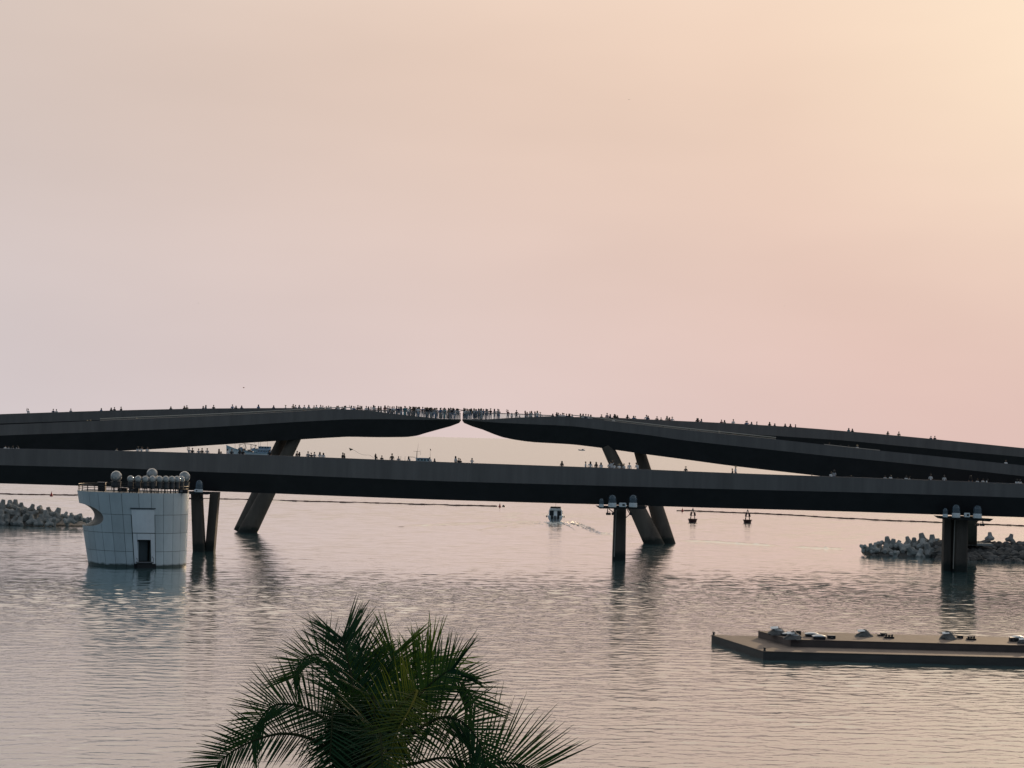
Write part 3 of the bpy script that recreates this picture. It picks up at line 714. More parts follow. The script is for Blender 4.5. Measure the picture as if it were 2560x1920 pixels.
# ------------------------------------------------------------------ floating stage on the right
zd, zu = .64, 1.19
A, B = at_z(1779, 1587, zd), at_z(1908.5, 1627.6, zd)
stage = thing('floating_stage', 'long flat brown floating stage with a raised middle tier, moored on the right', 'floating stage', (B.x, B.y, 0))
xr = 78.0
def slab(p, z0, z1): return MB().loft([[Vector((x, y, z0)) for x, y in p], [Vector((x, y, z1)) for x, y in p]])
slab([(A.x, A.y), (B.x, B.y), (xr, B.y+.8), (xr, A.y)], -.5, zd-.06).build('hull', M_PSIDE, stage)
slab([(A.x-.04, A.y+.04), (B.x-.03, B.y-.05), (xr, B.y+.75), (xr, A.y+.04)], zd-.055, zd).build('deck', M_PONT, stage)
U0, U1 = at_z(1926, 1586, zu), at_z(1977, 1598.3, zu)
yb = 176.0
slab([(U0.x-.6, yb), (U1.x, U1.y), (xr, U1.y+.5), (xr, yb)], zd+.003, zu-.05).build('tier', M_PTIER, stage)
slab([(U0.x-.64, yb+.03), (U1.x-.03, U1.y-.04), (xr, U1.y+.46), (xr, yb+.03)], zu-.047, zu).build('tier_deck', M_PONT, stage)
for p in (A+Vector((.15, -.25, 0)), B+Vector((.12, .25, 0))):
    MB().lathe([(.11, 0), (.08, .06), (.08, .17), (.12, .19), (.12, .24), (.05, .26)], p, 10).build('bollard', M_DARK, stage, True)
S2 = lambda x, y: (1740+x/2.6976, 1520+y/2.6976)
def on_stage(x, y):   # point on the tier deck seen at crop pixel
    return at_z(*S2(x, y), zu)
def case(x, y, w, h, label, dx=.6):
    p = on_stage(x, y); k = p.y/F/2.6976
    t = thing('equipment_case', label, 'case', p, 'equipment on the floating stage')
    W, H = w*k, h*k*1.05
    o = MB().box(p+Vector((0, dx/2, H/2)), (W, dx, H)).build('case_body', M_DARK, t); bevel_mesh(o, .02)
    MB().box(p+Vector((0, dx/2, H+.015)), (W*.96, dx*.96, .03)).build('lid', M_GREYM, t)
    MB().box(p+Vector((0, -.012, H*.5)), (W*.3, .02, H*.2)).build('handle', M_GREYM, t)
def mound(x, y, w, h, label, seed, panels=1):
    # a stage light under a tarpaulin with pale flaps on its head
    p = on_stage(x, y); k = p.y/F/2.6976; W, H = w*k, h*k*1.1
    t = thing('covered_stage_light', label, 'stage light', p, 'covered lights on the floating stage')
    bm = bmesh.new(); bmesh.ops.create_icosphere(bm, subdivisions=3, radius=1.0); rnd = random.Random(seed)
    o_ = Vector((seed*3.1, 1.7, .3))
    for v in bm.verts:
        c = v.co; n = noise.noise(c*1.7+o_)*.30+noise.noise(c*4+o_)*.12
        rr = 1+n; x_, y_, z_ = c.x*rr, c.y*rr, max(0, c.z*rr)
        pk = 1-.45*min(1, (x_*x_+y_*y_))
        v.co = Vector((x_*W/2, y_*W*.38, z_*H*pk))
    me = bpy.data.meshes.new('tarpaulin'); bm.to_mesh(me); bm.free(); me.materials.append(M_TARP)
    obj_from('tarpaulin', me, t)
    for i in range(panels):
        q = Vector(((-.16+.22*i)*W, -.12*W, H*(.86-.22*i)))
        m3 = Matrix.Rotation(R(18-14*i), 3, 'X') @ Matrix.Rotation(R(10*i-6), 3, 'Y')
        MB().box(p+q, (W*.42, W*.30, .05), m3).build('reflector_flap', M_WHITEP, t)
def flat_light(x, y, w, h, label):
    # low moving light lying on the deck: pale cover, dark body and yoke
    p = on_stage(x, y); k = p.y/F/2.6976; W, H = w*k, h*k*1.05
    t = thing('stage_light', label, 'stage light', p, 'uncovered lights on the floating stage')
    o = MB().box(p+Vector((0, .4, H*.30)), (W*.9, .75, H*.6)).build('base', M_DARK, t); bevel_mesh(o, .03)
    rg = []
    for i in range(7):
        f = i/6-.5; rg.append([p+Vector((f*W, .4-.42+.84*q, H*(.62+.34*(1-(2*abs(f))**2.2)*(1-.5*abs(2*q-1))))) for q in (0, .33, .66, 1)]+[p+Vector((f*W, .82, H*.55)), p+Vector((f*W, -.02, H*.55))])
    MB().loft(rg).build('cover', M_WHITEP, t)
    for s in (-1, 1): MB().box(p+Vector((s*W*.40, .38, H*.45)), (.06, .5, H*.5)).build('yoke', M_GREYM, t)
mound(545, 182, 120, 52, 'tallest tarpaulin heap with pale flaps, at the left end of the stage tier', 1, 2)
flat_light(470, 207, 45, 24, 'small pale lamp beside the left corner of the stage tier') if False else None
mound(655, 212, 120, 48, 'tarpaulin heap nearest the front left corner of the stage tier', 4, 2)
case(693, 182, 32, 24, 'small black case behind the front left tarpaulin heap')
flat_light(618, 190, 70, 24, 'pale topped lamp between the two left tarpaulin heaps')
flat_light(785, 196, 92, 32, 'pale topped lamp further back of the pair right of the left heaps')
flat_light(835, 214, 90, 34, 'pale topped lamp nearer the front of the pair right of the left heaps')
case(916, 208, 52, 19, 'low black case standing alone right of the pale topped lamps')
mound(1130, 192, 112, 42, 'lone tarpaulin heap in the middle of the stage', 2, 1)
case(1270, 190, 40, 17, 'black case behind the low rack right of the middle heap')
def rack(x, y, w, h, label):
    p = on_stage(x, y); k = p.y/F/2.6976; W, H = w*k, h*k
    t = thing('cable_rack', label, 'rack', p, 'low racks on the floating stage')
    MB().box(p+Vector((0, .25, H*.25)), (W, .5, H*.5)).build('frame', M_DARK, t)
    for i in range(3):
        MB().cone(p+Vector(((-.3+.3*i)*W, .1, H*.75)), p+Vector(((-.3+.3*i)*W, .4, H*.75)), H*.28, H*.28, 10).build('cable_coil', M_DARK, t)
    MB().cone(p+Vector((W*.36, .2, H*.4)), p+Vector((W*.36, .2, H*1.25)), .04, .03, 6).build('post', M_GREYM, t)
rack(1305, 206, 64, 24, 'low dark cable rack right of the middle tarpaulin heap')
mound(1698, 211, 108, 46, 'tarpaulin heap on the right half of the stage', 3, 1)
case(1785, 206, 36, 17, 'black case right beside the right tarpaulin heap')
rack(1860, 217, 60, 24, 'low dark cable rack on the right half of the stage')
flat_light(2175, 226, 95, 40, 'pale topped lamp at the picture edge, further back on the stage')
mound(2205, 240, 76, 32, 'tarpaulin heap at the right edge of the picture on the stage', 6, 1)
case(1250, 189, 46, 8, 'flat black lid lying right of the middle tarpaulin heap', .4)
case(2140, 228, 40, 24, 'black case at the picture edge left of the last heap')

# ------------------------------------------------------------------ breakwaters
def tetrapod_mesh(seed):
    rnd = random.Random(seed); mb = MB()
    dirs = [Vector((0, 0, 1)), Vector((.943, 0, -.333)), Vector((-.471, .816, -.333)), Vector((-.471, -.816, -.333))]
    mb.lathe([(.30*math.sin(math.pi*(.02+.96*i/8))*1.9, -.30*math.cos(math.pi*(.02+.96*i/8))*1.9) for i in range(9)], n=8)
    for d in dirs:
        mb.cone(d*.05, d*.45, .60, .47, 8, False); mb.cone(d*.45, d*1.04, .47, .35, 8, False); mb.cone(d*1.04, d*1.10, .35, .29, 8, True)
    me = mb.mesh('tetrapod'); me.materials.append(M_ARMOUR); return me
TM = tetrapod_mesh(1)
def tetrapod(p, size, seed, label, group, upright=False):
    rnd = random.Random(seed); o = obj_from('tetrapod', TM, None, p)
    o.scale = (size, size, size)
    o.rotation_euler = (rnd.uniform(-.3, .3) if upright else rnd.uniform(0, 6.28), rnd.uniform(-.3, .3) if upright else rnd.uniform(0, 6.28), rnd.uniform(0, 6.28))
    tag(o, label, 'tetrapod', group)
def rock_mesh(seed):
    bm = bmesh.new(); bmesh.ops.create_icosphere(bm, subdivisions=2, radius=1.0); o_ = Vector((seed*7.7, seed*1.3, 2.2))
    for v in bm.verts:
        c = v.co.copy(); n = noise.noise(c*1.1+o_)*.55+noise.noise(c*2.6+o_)*.2
        v.co = c*(1+n); v.co.z *= .62; v.co.y *= .8
    # faceted breaks
    rnd = random.Random(seed)
    for _ in range(5):
        d = Vector((rnd.uniform(-1, 1), rnd.uniform(-1, 1), rnd.uniform(-.6, 1))).normalized(); lim = rnd.uniform(.5, .75)
        for v in bm.verts:
            e = v.co.dot(d)
            if e > lim: v.co -= d*(e-lim)*.92
    me = bpy.data.meshes.new('rock'); bm.to_mesh(me); bm.free(); me.materials.append(M_ROCK); return me
RM = [rock_mesh(i) for i in range(6)]
S8 = lambda x, y: (x/8.848, 1220+y/8.848)
# left breakwater: (crop x, crop y of the block's middle, size px) from the tip backwards
LB = [(1990, 715, 85), (1900, 705, 95), (1790, 660, 120), (1680, 650, 130), (1600, 640, 120), (1440, 600, 110), (1560, 690, 140), (1480, 740, 120), (1260, 560, 165), (1230, 640, 150), (1090, 520, 140), (1200, 730, 140), (1020, 620, 165),
      (880, 460, 140), (700, 440, 130), (760, 560, 150), (930, 700, 150), (620, 560, 150), (480, 420, 140), (540, 520, 140), (700, 720, 160), (560, 660, 160), (340, 360, 150), (230, 380, 170), (380, 540, 150), (230, 520, 150),
      (150, 720, 170), (300, 740, 150), (430, 770, 150), (50, 360, 150), (60, 480, 160), (40, 620, 160), (20, 760, 170), (860, 770, 130), (1080, 780, 120), (-90, 420, 170), (-100, 580, 170), (-110, 720, 170), (-230, 500, 180), (-240, 680, 180)]
rank_l = sorted(LB, key=lambda a: -a[0])
for i, (x, y, s) in enumerate(LB):
    row = max(0.0, (800-y)/480.0)                     # higher in the heap means further back
    Y = 352+row*9+random.uniform(-.5, .5)
    px, py = S8(x, y+30*min(1, row*1.5)); p = at_y(px, py, Y); sz = s/8.848*Y/F*.84
    k = rank_l.index((x, y, s))
    tetrapod(p, sz, 100+i, 'grey concrete tetrapod, %s counted from the water tip of the left breakwater' % ordn[k] if k < 40 else 'grey concrete tetrapod at the left picture edge of the breakwater', 'tetrapods of the left breakwater', i % 2 == 0)
S50 = lambda x, y: (2120+x/5.027, 1240+y/5.027)
RB = [(200, 650, 70), (290, 660, 75), (390, 610, 80), (340, 680, 80), (500, 590, 95), (560, 620, 95), (620, 620, 80), (480, 680, 100), (590, 730, 80), (760, 575, 80), (700, 660, 110), (830, 600, 90), (800, 700, 110), (940, 560, 110), (940, 620, 105),
      (1060, 575, 105), (1010, 690, 120), (1130, 620, 100), (900, 740, 90), (1120, 720, 100), (1785, 520, 84), (2040, 540, 84)]
rank_r = sorted(RB, key=lambda a: a[0])
for i, (x, y, s) in enumerate(RB):
    row = max(0.0, (780-y)/260.0); Y = 326+row*7+random.uniform(-.4, .4)
    px, py = S50(x, y); p = at_y(px, py, Y); sz = s/5.027*Y/F*(.80 if x < 1700 else .72); k = rank_r.index((x, y, s))
    lb = 'grey concrete tetrapod, %s counted from the water tip of the right breakwater' % ordn[k]
    if x == 1785: lb = 'pale tetrapod leg standing up above the rocks just right of the right pier'
    if x == 2040: lb = 'pale tetrapod leg standing up above the rocks near the right picture edge'
    tetrapod(p, sz, 300+i, lb, 'tetrapods of the right breakwater', x > 1700 or i % 2 == 1)
rk = []
rr = random.Random(5)
ROWN = ['waterline row', 'second row up', 'third row up', 'fourth row up', 'fifth row up', 'sixth row up', 'crest row']
for j in range(7):                                     # rows of boulders climbing away from the water
    y = 800-j*37
    x = 1130+rr.uniform(0, 40)-j*4
    c_ = 0
    while x < 2560:
        rk.append((x, y+rr.uniform(-9, 9)+(x-1200)*.024, rr.uniform(62, 118), ROWN[j], c_)); x += rr.uniform(62, 100); c_ += 1
for i, (x, y, s, rw, c_) in enumerate(rk):
    px, py = S50(x, y); row = (800-y)/260.0; Y = 322+row*9
    p = at_y(px, py, Y); sz = s/5.027*Y/F*.80
    o = obj_from('boulder', RM[i % 6], None, p); o.scale = (sz*1.25, sz, sz*.85); o.rotation_euler = (rr.uniform(-.35, .35), rr.uniform(-.35, .35), rr.uniform(0, 6.28))
    tag(o, 'dark boulder, %s from the left in the %s of the right breakwater' % (ordn[c_], rw), 'boulder', 'boulders of the right breakwater')
c = at_z(*S50(1650, 730), 0); pl = at_y(*S50(1650, 600), 324)
t = MB().box(at_y(*S50(1655, 600), 325)+Vector((0, .6, -.1)), (330/5.027*325/F, 1.6, .35)).build('concrete_slab', M_ARMOUR); tag(t, 'flat concrete slab lying across the rocks just right of the right pier', 'slab'); bevel_mesh(t, .05)

def core(pts, Y0, Y1, label, seed):
    # low rubble ridge that carries the blocks: (pixel x, crest pixel y)
    rg = []
    for i, (px, py) in enumerate(pts):
        b0 = at_y(px, 1300, Y0); top = at_y(px, py, Y1); n_ = lambda q: .45*noise.noise(Vector((i*.9, q, seed)))
        rg.append([Vector((b0.x, Y0+2.6+n_(1), -.6)), Vector((b0.x, Y0+3.6+n_(2), .15+n_(3)*.3)), Vector((b0.x, (Y0+Y1)/2+1.5+n_(4), top.z*.32+n_(5)*.5)), Vector((b0.x, Y1+n_(6), top.z*.72+n_(7)*.4)), Vector((b0.x, Y1+3, top.z*.8)), Vector((b0.x, Y1+9, -.6))])
    o = MB().loft(rg).build('breakwater_core', M_ROCK); tag(o, label, 'breakwater')
dens = lambda P, n: [(P[i][0]+(P[i+1][0]-P[i][0])*k/n, P[i][1]+(P[i+1][1]-P[i][1])*k/n) for i in range(len(P)-1) for k in range(n)]
core(dens([(-420, 1255), (-200, 1258), (-60, 1262), (30, 1264), (80, 1272), (140, 1285), (190, 1297), (222, 1306)], 5), 352, 361, 'rubble ridge under the tetrapods of the left breakwater', 3)
core(dens([(2192, 1371), (2215, 1366), (2250, 1361), (2320, 1356), (2440, 1352), (2520, 1351), (2640, 1350), (2760, 1349), (2880, 1350), (3000, 1350)], 7), 324, 331, 'rubble ridge under the rocks and tetrapods of the right breakwater', 8)

# ------------------------------------------------------------------ floating boom, marker buoys
def boom(pts, label):
    P = []
    for (x0, y0), (x1, y1) in zip(pts[:-1], pts[1:]):
        n = max(2, int((x1-x0)/14))
        for i in range(n):
            f = i/n; px = x0+(x1-x0)*f; py = y0+(y1-y0)*f+random.uniform(-.25, .25)
            q = at_z(px, py, 0.0); q.z = .10; P.append(q)
    q = at_z(*pts[-1], 0.0); q.z = .10; P.append(q)
    c = P[len(P)//2]; t = thing('floating_boom', label, 'floating boom', (c.x, c.y, 0))
    MB().tube(P, .12, 6).build('float_line', M_BOOM, t)
    for i in range(1, len(P)-1, 2): 
        a, b = P[i], P[i].lerp(P[i+1], .75); MB().cone(a, b, .165, .165, 8).build('float', M_BOOM, t)
boom([(-40, 1234), (0, 1235), (60, 1237), (200, 1238.5), (480, 1247), (560, 1248.5), (700, 1252), (880, 1257), (1080, 1262.3), (1243, 1266.3)], 'dark red floating boom line stretching across the left half of the water')
boom([(1692, 1277.3), (1730, 1277.7), (1800, 1281), (1900, 1284.5), (2000, 1289.5), (2080, 1295), (2200, 1301), (2350, 1307), (2460, 1311.5), (2560, 1315.5), (2620, 1318)], 'dark floating boom line stretching across the right half of the water')
def cone_buoy(px, py, hpx, label):
    b = at_z(px, py, 0); k = b.y/F; h = hpx*k; t = thing('marker_buoy', label, 'buoy', b, 'red cone buoys on the floating boom')
    MB().lathe([(h*.20, -.2), (h*.36, 0), (h*.34, h*.12), (h*.20, h*.35), (h*.09, h*.72), (h*.07, h*.74)], b, 12).build('cone', M_RED, t, True)
    MB().cone(b+Vector((0, 0, h*.72)), b+Vector((0, 0, h)), .04, .03, 6).build('staff', M_DARK, t)
cone_buoy(128.5, 1239.5, 12, 'red cone buoy on the boom left of the tower')
cone_buoy(1249.5, 1268, 11, 'red cone buoy at the right end of the left boom line')
cone_buoy(1706, 1278.5, 10, 'red cone buoy at the left end of the right boom line')
b = at_z(1259, 1266.5, 0); o = MB().lathe([(.1, -.2), (.32, -.02), (.35, .15), (.2, .35), (.02, .4)], b, 10).build('float_ball', M_DARK, None, True)
tag(o, 'small dark float ball just right of the red cone buoy', 'float')

def nav_buoy(px, py, hpx, label):
    b = at_z(px, py, 0); k = b.y/F; h = hpx*k; t = thing('navigation_buoy', label, 'buoy', b, 'dark navigation buoys in the channel')
    r = h*.30
    MB().lathe([(r*.75, -.4), (r*.82, 0), (r*.95, h*.17), (r*1.08, h*.20), (r*1.08, h*.235), (r*.3, h*.245)], b, 14).build('float', M_BUOY, t, True)
    for a in range(4):
        t_ = math.pi/4+a*math.pi/2; u = Vector((math.cos(t_), math.sin(t_), 0))
        MB().cone(b+u*r*.68+Vector((0, 0, h*.24)), b+u*r*.18+Vector((0, 0, h*.80)), .06, .05, 6).build('strut', M_DARK, t)
    for zf in (.45, .62): 
        e = r*(.68-.5*(zf-.24)/.56)
        MB().box(b+Vector((0, 0, h*zf)), (e*1.5, e*1.5, .06)).build('brace', M_DARK, t)
    for s in (-1, 1): MB().box(b+Vector((s*r*.40, -r*.38, h*.55)), (r*.40, .05, h*.24), Matrix.Rotation(R(-10*s), 3, 'Y')).build('daymark', M_BUOY, t)
    MB().lathe([(r*.28, 0), (r*.28, .08), (r*.16, .1), (r*.16, .3), (.02, .36)], b+Vector((0, 0, h*.80)), 10).build('lantern', M_GREYM, t, True)
    MB().cone(b+Vector((0, 0, h*.88)), b+Vector((0, 0, h*1.02)), .05, .03, 6).build('topmark', M_RED, t)
nav_buoy(1731.5, 1305.8, 38, 'dark navigation buoy nearer the pier, crossing the boom line')
nav_buoy(1868.5, 1307.5, 36, 'dark navigation buoy farther right, below the boom line')

# ------------------------------------------------------------------ boats
def hull(mb, L, Bm, H, bow_rise, transom=.8, n=9, draft=.5, sheer=.1):
    # bow towards -x, stern towards +x, waterline z 0
    rg = []
    for i in range(n):
        f = i/(n-1); x = -L/2+L*f
        wd = Bm/2*min(1, (max(.015, f)*2.2)**.62)*(1-(1-transom)*max(0, f-.6)/.4)
        zt = H+bow_rise*(1-f)**2.6+sheer*f*f
        fl = .55+.3*f
        rg.append([Vector((x, wd, zt)), Vector((x+.2*(1-f), wd*fl+.0, zt*.35)), Vector((x+.12*L*(1-f)**2, wd*fl*.5, -draft)), Vector((x+.12*L*(1-f)**2, -wd*fl*.5, -draft)), Vector((x+.2*(1-f), -wd*fl, zt*.35)), Vector((x, -wd, zt))])
    mb.loft(rg); return mb
def part(parent, mb, name, mt, smooth=False):
    return mb.build(name, mt, parent, smooth, world=False)

# speedboat seen from astern
b = at_z(1387.5, 1303.5, 0); k = b.y/F
sb = thing('speedboat', 'white speedboat with dark hardtop motoring away between the piers', 'boat', b, None, R(-93))
L, Wd = 9.5, 3.25
mb = MB(); hull(mb, L, Wd, .95, .7, .92); mb.v = [v+Vector((-L/2, 0, 0)) for v in mb.v]; part(sb, mb, 'hull', M_BWHITE)
o = part(sb, MB().box((-3.4, 0, 1.55), (3.6, 2.65, 1.25)), 'cabin', M_BWHITE); bevel_mesh(o, .1)
for s in (-1, 1):
    o = part(sb, MB().box((-1.585, s*.76, 1.55), (.06, .80, .95)), 'cabin_window', M_WINDOW); bevel_mesh(o, .025)
    part(sb, MB().box((-3.4, s*1.335, 1.7), (2.6, .03, .6)), 'side_window', M_WINDOW)
    part(sb, MB().tube([(-.9, s*1.22, .9), (-1.3, s*1.15, 2.25)], .05, 6), 'roof_post', M_BWHITE)
    part(sb, MB().tube([(-.2, s*1.5, .85), (-.3, s*1.5, 1.25), (-2.8, s*1.58, 1.3)], .03, 6), 'side_rail', M_GREYM)
    o = part(sb, MB().box((-1.2, s*1.72, .9), (.5, .22, .45)), 'fender', M_DARK); bevel_mesh(o, .08)
o = part(sb, MB().box((-2.5, 0, 2.36), (3.6, 2.45, .22)), 'hardtop', M_BWHITE); bevel_mesh(o, .08)
o = part(sb, MB().box((-2.3, 0, 2.68), (2.6, 2.1, .30)), 'roof_canopy', M_DARK); bevel_mesh(o, .08)
part(sb, MB().cone((-2.6, 0, 2.8), (-2.6, 0, 3.75), .03, .015, 6), 'antenna', M_DARK)
o = part(sb, MB().box((-1.5, 0, 1.45), (.16, .46, 1.5)), 'door_post', M_BWHITE)
for s in (-1, 0, 1):
    m_ = MB().box((.22, s*.62, .82), (.55, .40, .62)); m_.box((.18, s*.62, .25), (.22, .16, .8)); o = part(sb, m_, 'outboard_motor', M_DARK if s else M_GREYM); 
part(sb, MB().box((-.55, 0, .93), (.8, 2.5, .12)), 'swim_bench', M_BWHITE)
# foam and wake
def ridge(pts, wdt, hgt, name, mt, label, seed, cat='wake'):
    rnd = random.Random(seed); P = []
    for a, b_ in zip(pts[:-1], pts[1:]):
        n = 14
        for i in range(n): P.append((a[0]+(b_[0]-a[0])*i/n, a[1]+(b_[1]-a[1])*i/n))
    mb = MB(); rg = []
    for i, (x, y) in enumerate(P):
        q = at_z(x, y+noise.noise(Vector((i*.35, seed, 0)))*1.0, 0); f = i/len(P); e = min(1, f*6, (1-f)*6)
        w_ = wdt*(.45+.55*e)*(1+.5*noise.noise(Vector((i*.5, seed, 3)))); h_ = max(.02, hgt*e*(.8+.45*noise.noise(Vector((i*.3, seed, 7)))))
        rg.append([q+Vector((0, -w_, -.02)), q+Vector((0, -w_*.35, h_*.55)), q+Vector((0, 0, h_)), q+Vector((0, w_*.5, h_*.4)), q+Vector((0, w_, -.02))])
    mb.loft(rg); o = mb.build(name, mt, None, True); tag(o, kind='stuff', label=label, cat=cat); return o
wl_ = [(1366, 1303.5), (1310, 1304.5), (1265, 1306), (1160, 1309.5), (1080, 1313), (990, 1316)]
wr_ = [(1409, 1302.5), (1436, 1307), (1465, 1316), (1500, 1333), (1531, 1336.5), (1605, 1342)]
for k_, (arm, lb, dy, hh) in enumerate(((wl_, 'outer left', 0, .30), (wl_[:5], 'second left', 2.2, .22), ([(1370, 1306), (1300, 1311), (1248, 1317), (1187, 1326)], 'inner left', 0, .22), ([(1374, 1308), (1320, 1313.5), (1270, 1321)], 'innermost left', 0, .16),
        (wr_, 'outer right', 0, .36), (wr_[:5], 'second right', 2.6, .26), ([(1418, 1306), (1450, 1316), (1475, 1328), (1497, 1336)], 'inner right', 0, .26), ([(1404, 1308), (1420, 1315), (1440, 1326)], 'innermost right', 0, .16))):
    ridge([(x, y+dy) for x, y in arm], 1.7, hh*.8, 'wake_wave', M_WATER, '%s wave of the wake spreading behind the speedboat' % lb, k_+1)
ridge([(1690, 1351), (1790, 1356), (1870, 1361.5), (1960, 1365.5)], 2.0, .34, 'wake_wave', M_WATER, 'old wake wave right of the inclined columns', 15)
ridge([(1975, 1368), (2060, 1372), (2115, 1373.5)], 2.0, .36, 'wake_wave', M_WATER, 'old wake wave near the right breakwater tip', 16)
fm = MB(); rnd = random.Random(3)
for i in range(120):
    a = rnd.random(); s = rnd.choice((-1, 1, 0)); px = 1387.5+s*(18+rnd.gauss(0, 8))+rnd.gauss(0, 10); py = 1304.5+rnd.random()**1.6*8+abs(s)*a*2
    q = at_z(px, py, 0); r_ = rnd.uniform(.12, .5)
    n = 6; b0 = [q+Vector((r_*1.6*math.cos(2*math.pi*j/n)*rnd.uniform(.6, 1.2), r_*math.sin(2*math.pi*j/n)*rnd.uniform(.6, 1.2), -.01)) for j in range(n)]
    t0 = q+Vector((0, 0, rnd.uniform(.02, .06))); fm.add(b0+[t0], [(j, (j+1) % n, n) for j in range(n)])
o = fm.build('wake_foam', M_FOAM); tag(o, 'pale churned foam right behind the speedboat', 'foam', None, 'stuff')

# fishing boat far out, seen from the side between the spans
FY = 1350.0; k = FY/F
c = at_y(625, 1142, FY); c.z = 0
fbt = thing('fishing_boat', 'blue grey wooden fishing boat with tall bow and cluttered deck seen under the left span', 'boat', c)
s_ = lambda px: (px-625)*k
zz = lambda py, px: at_y(px, py, FY).z
L = s_(682)-s_(562)
mb = MB(); hull(mb, L, 6.2, 2.6, zz(1112, 566)-2.6, .85, 12, .6, .9); part(fbt, mb, 'hull', M_HULLB)
hs = MB(); hull(hs, L*.985, 6.26, 2.0, zz(1112, 566)-3.1, .85, 12, -1.35, .9); 
part(fbt, hs, 'rubbing_strake', M_WHITEP)
x0, x1 = s_(643), s_(678)
o = part(fbt, MB().box(((x0+x1)/2, 0, 3.9), (x1-x0, 4.4, 2.6)), 'wheelhouse', M_WOODB); 
o = part(fbt, MB().box(((x0+x1)/2+.3, 0, 6.2), ((x1-x0)*.9, 4.0, 1.9)), 'upper_deckhouse', M_WOODB)
part(fbt, MB().box(((x0+x1)/2, 0, 5.26), ((x1-x0)*1.06, 4.9, .14)), 'deck_roof', M_WHITEP)
part(fbt, MB().box(((x0+x1)/2+.3, 0, 7.2), ((x1-x0)*.96, 4.5, .12)), 'upper_roof', M_WHITEP)
for i in range(5):
    part(fbt, MB().box((x0+1.0+i*1.6, -2.21, 4.3), (.85, .06, .75)), 'window', M_WINDOW)
    if i < 4: part(fbt, MB().box((x0+1.6+i*1.7, -2.01, 6.5), (.9, .06, .7)), 'window', M_WINDOW)
    part(fbt, MB().cone((x0+.8+i*1.7, -2.6, 2.7), (x0+.8+i*1.7, -2.6, 5.2), .06, .06, 6), 'awning_post', M_WHITEP)
zt = zz(1108, 615)
for x in (s_(598), s_(612), s_(626), s_(638)):
    part(fbt, MB().tube([(x, -2.2, 2.6), (x+.2, -1.6, zt-.9), (x+.2, 1.6, zt-.9), (x, 2.2, 2.6)], .11, 6), 'gantry', M_RUST)
part(fbt, MB().tube([(s_(596), -1.5, zt-1.2), (s_(612), -1.5, zt-.2), (s_(628), -1.5, zt-.7), (s_(642), -1.5, zt-1.3)], .16, 6), 'net_boom', M_RUST)
part(fbt, MB().tube([(s_(600), -1.5, 3.2), (s_(612), -1.5, zt-.4), (s_(622), -1.5, 3.0), (s_(634), -1.5, zt-.9)], .09, 6), 'net_boom', M_RUST)
for x, zc in ((s_(636), 1.2), (s_(646), 2.0), (s_(650), 2.4), (s_(668), 1.4), (s_(587), .9)):
    part(fbt, MB().cone((x, 0, 2.6), (x, 0, zt+zc), .11, .06, 6), 'mast', M_RUST)
rn = random.Random(9)
for i in range(34):
    x = rn.uniform(s_(592), s_(646)); z0 = rn.uniform(2.9, 5.6); s0 = rn.uniform(.7, 1.7)
    part(fbt, MB().box((x, rn.uniform(-1.6, 1.6), z0), (s0*1.4, s0, s0), Matrix.Rotation(rn.uniform(-.5, .5), 3, 'Y')), 'deck_gear', rn.choice([M_RUST, M_HULLB, M_WHITEP, M_WOODB]))
for i in range(9):
    x = s_(570)+i*1.1; part(fbt, MB().cone((x, -2.2+.0*i, 4.6-.22*i), (x, -2.2, 6.3-.33*i), .05, .05, 5), 'bow_rail_post', M_RUST)

# passenger boat behind the near bridge: only its roof, mast and flag show
PY = 1200.0; k2 = PY/F
c = at_y(1052, 1150, PY); c.z = 0
pb = thing('passenger_boat', 'dark blue cabin boat with mast and flagpole showing above the near bridge parapet', 'boat', c)
z2 = lambda py, px=1052: at_y(px, py, PY).z
s2 = lambda px: (px-1052)*k2
mb = MB(); hull(mb, s2(1092)-s2(1008), 4.6, 1.5, 1.0, .9, 10, .5); part(pb, mb, 'hull', M_WHITEP)
zr_ = z2(1144.5)
o = part(pb, MB().box(((s2(1040)+s2(1075))/2, 0, (1.4+zr_)/2-.2), (s2(1075)-s2(1040), 3.6, zr_-1.8)), 'cabin', M_HULLB); bevel_mesh(o, .12)
o = part(pb, MB().box(((s2(1038)+s2(1076))/2, 0, zr_-.18), (s2(1076)-s2(1038), 4.0, .36)), 'roof', M_WOODB); bevel_mesh(o, .1)
for i in range(4): part(pb, MB().box((s2(1043)+.8+i*1.75, -1.81, zr_-1.1), (1.2, .05, .7)), 'window', M_WINDOW)
part(pb, MB().cone((s2(1041.5), 0, 1.4), (s2(1042), 0, z2(1128)), .26, .16, 8), 'mast', M_DARK)
part(pb, MB().cone((s2(1033), 0, z2(1128.5)), (s2(1050), 0, z2(1129)), .07, .07, 6), 'crosstree', M_DARK)
part(pb, MB().cone((s2(1043), 0, z2(1128)), (s2(1045), 0, z2(1109)), .07, .03, 6), 'antenna', M_GREYM)
part(pb, MB().cone((s2(1050.5), 0, z2(1138)), (s2(1051), 0, z2(1124.5)), .06, .03, 6), 'antenna', M_GREYM)
part(pb, MB().cone((s2(1075.5), 0, zr_), (s2(1074.6), 0, z2(1120.5)), .07, .05, 6), 'flagpole', M_DARK)
part(pb, MB().add([(s2(1074.6), 0, z2(1120.5)), (s2(1076.8), .1, z2(1123)), (s2(1076.6), .15, z2(1126)), (s2(1074.9), 0, z2(1125))], [(0, 1, 2, 3)]), 'flag', M_BUOY)
for px in (1002, 1012.5): part(pb, MB().cone((s2(px), 0, 1.4), (s2(px), 0, z2(1142)), .09, .07, 6), 'bow_post', M_DARK)
part(pb, MB().tube([(s2(1023), -1, z2(1143)), (s2(1038), -1, z2(1143.5))], .12, 6), 'awning_bar', M_DARK)

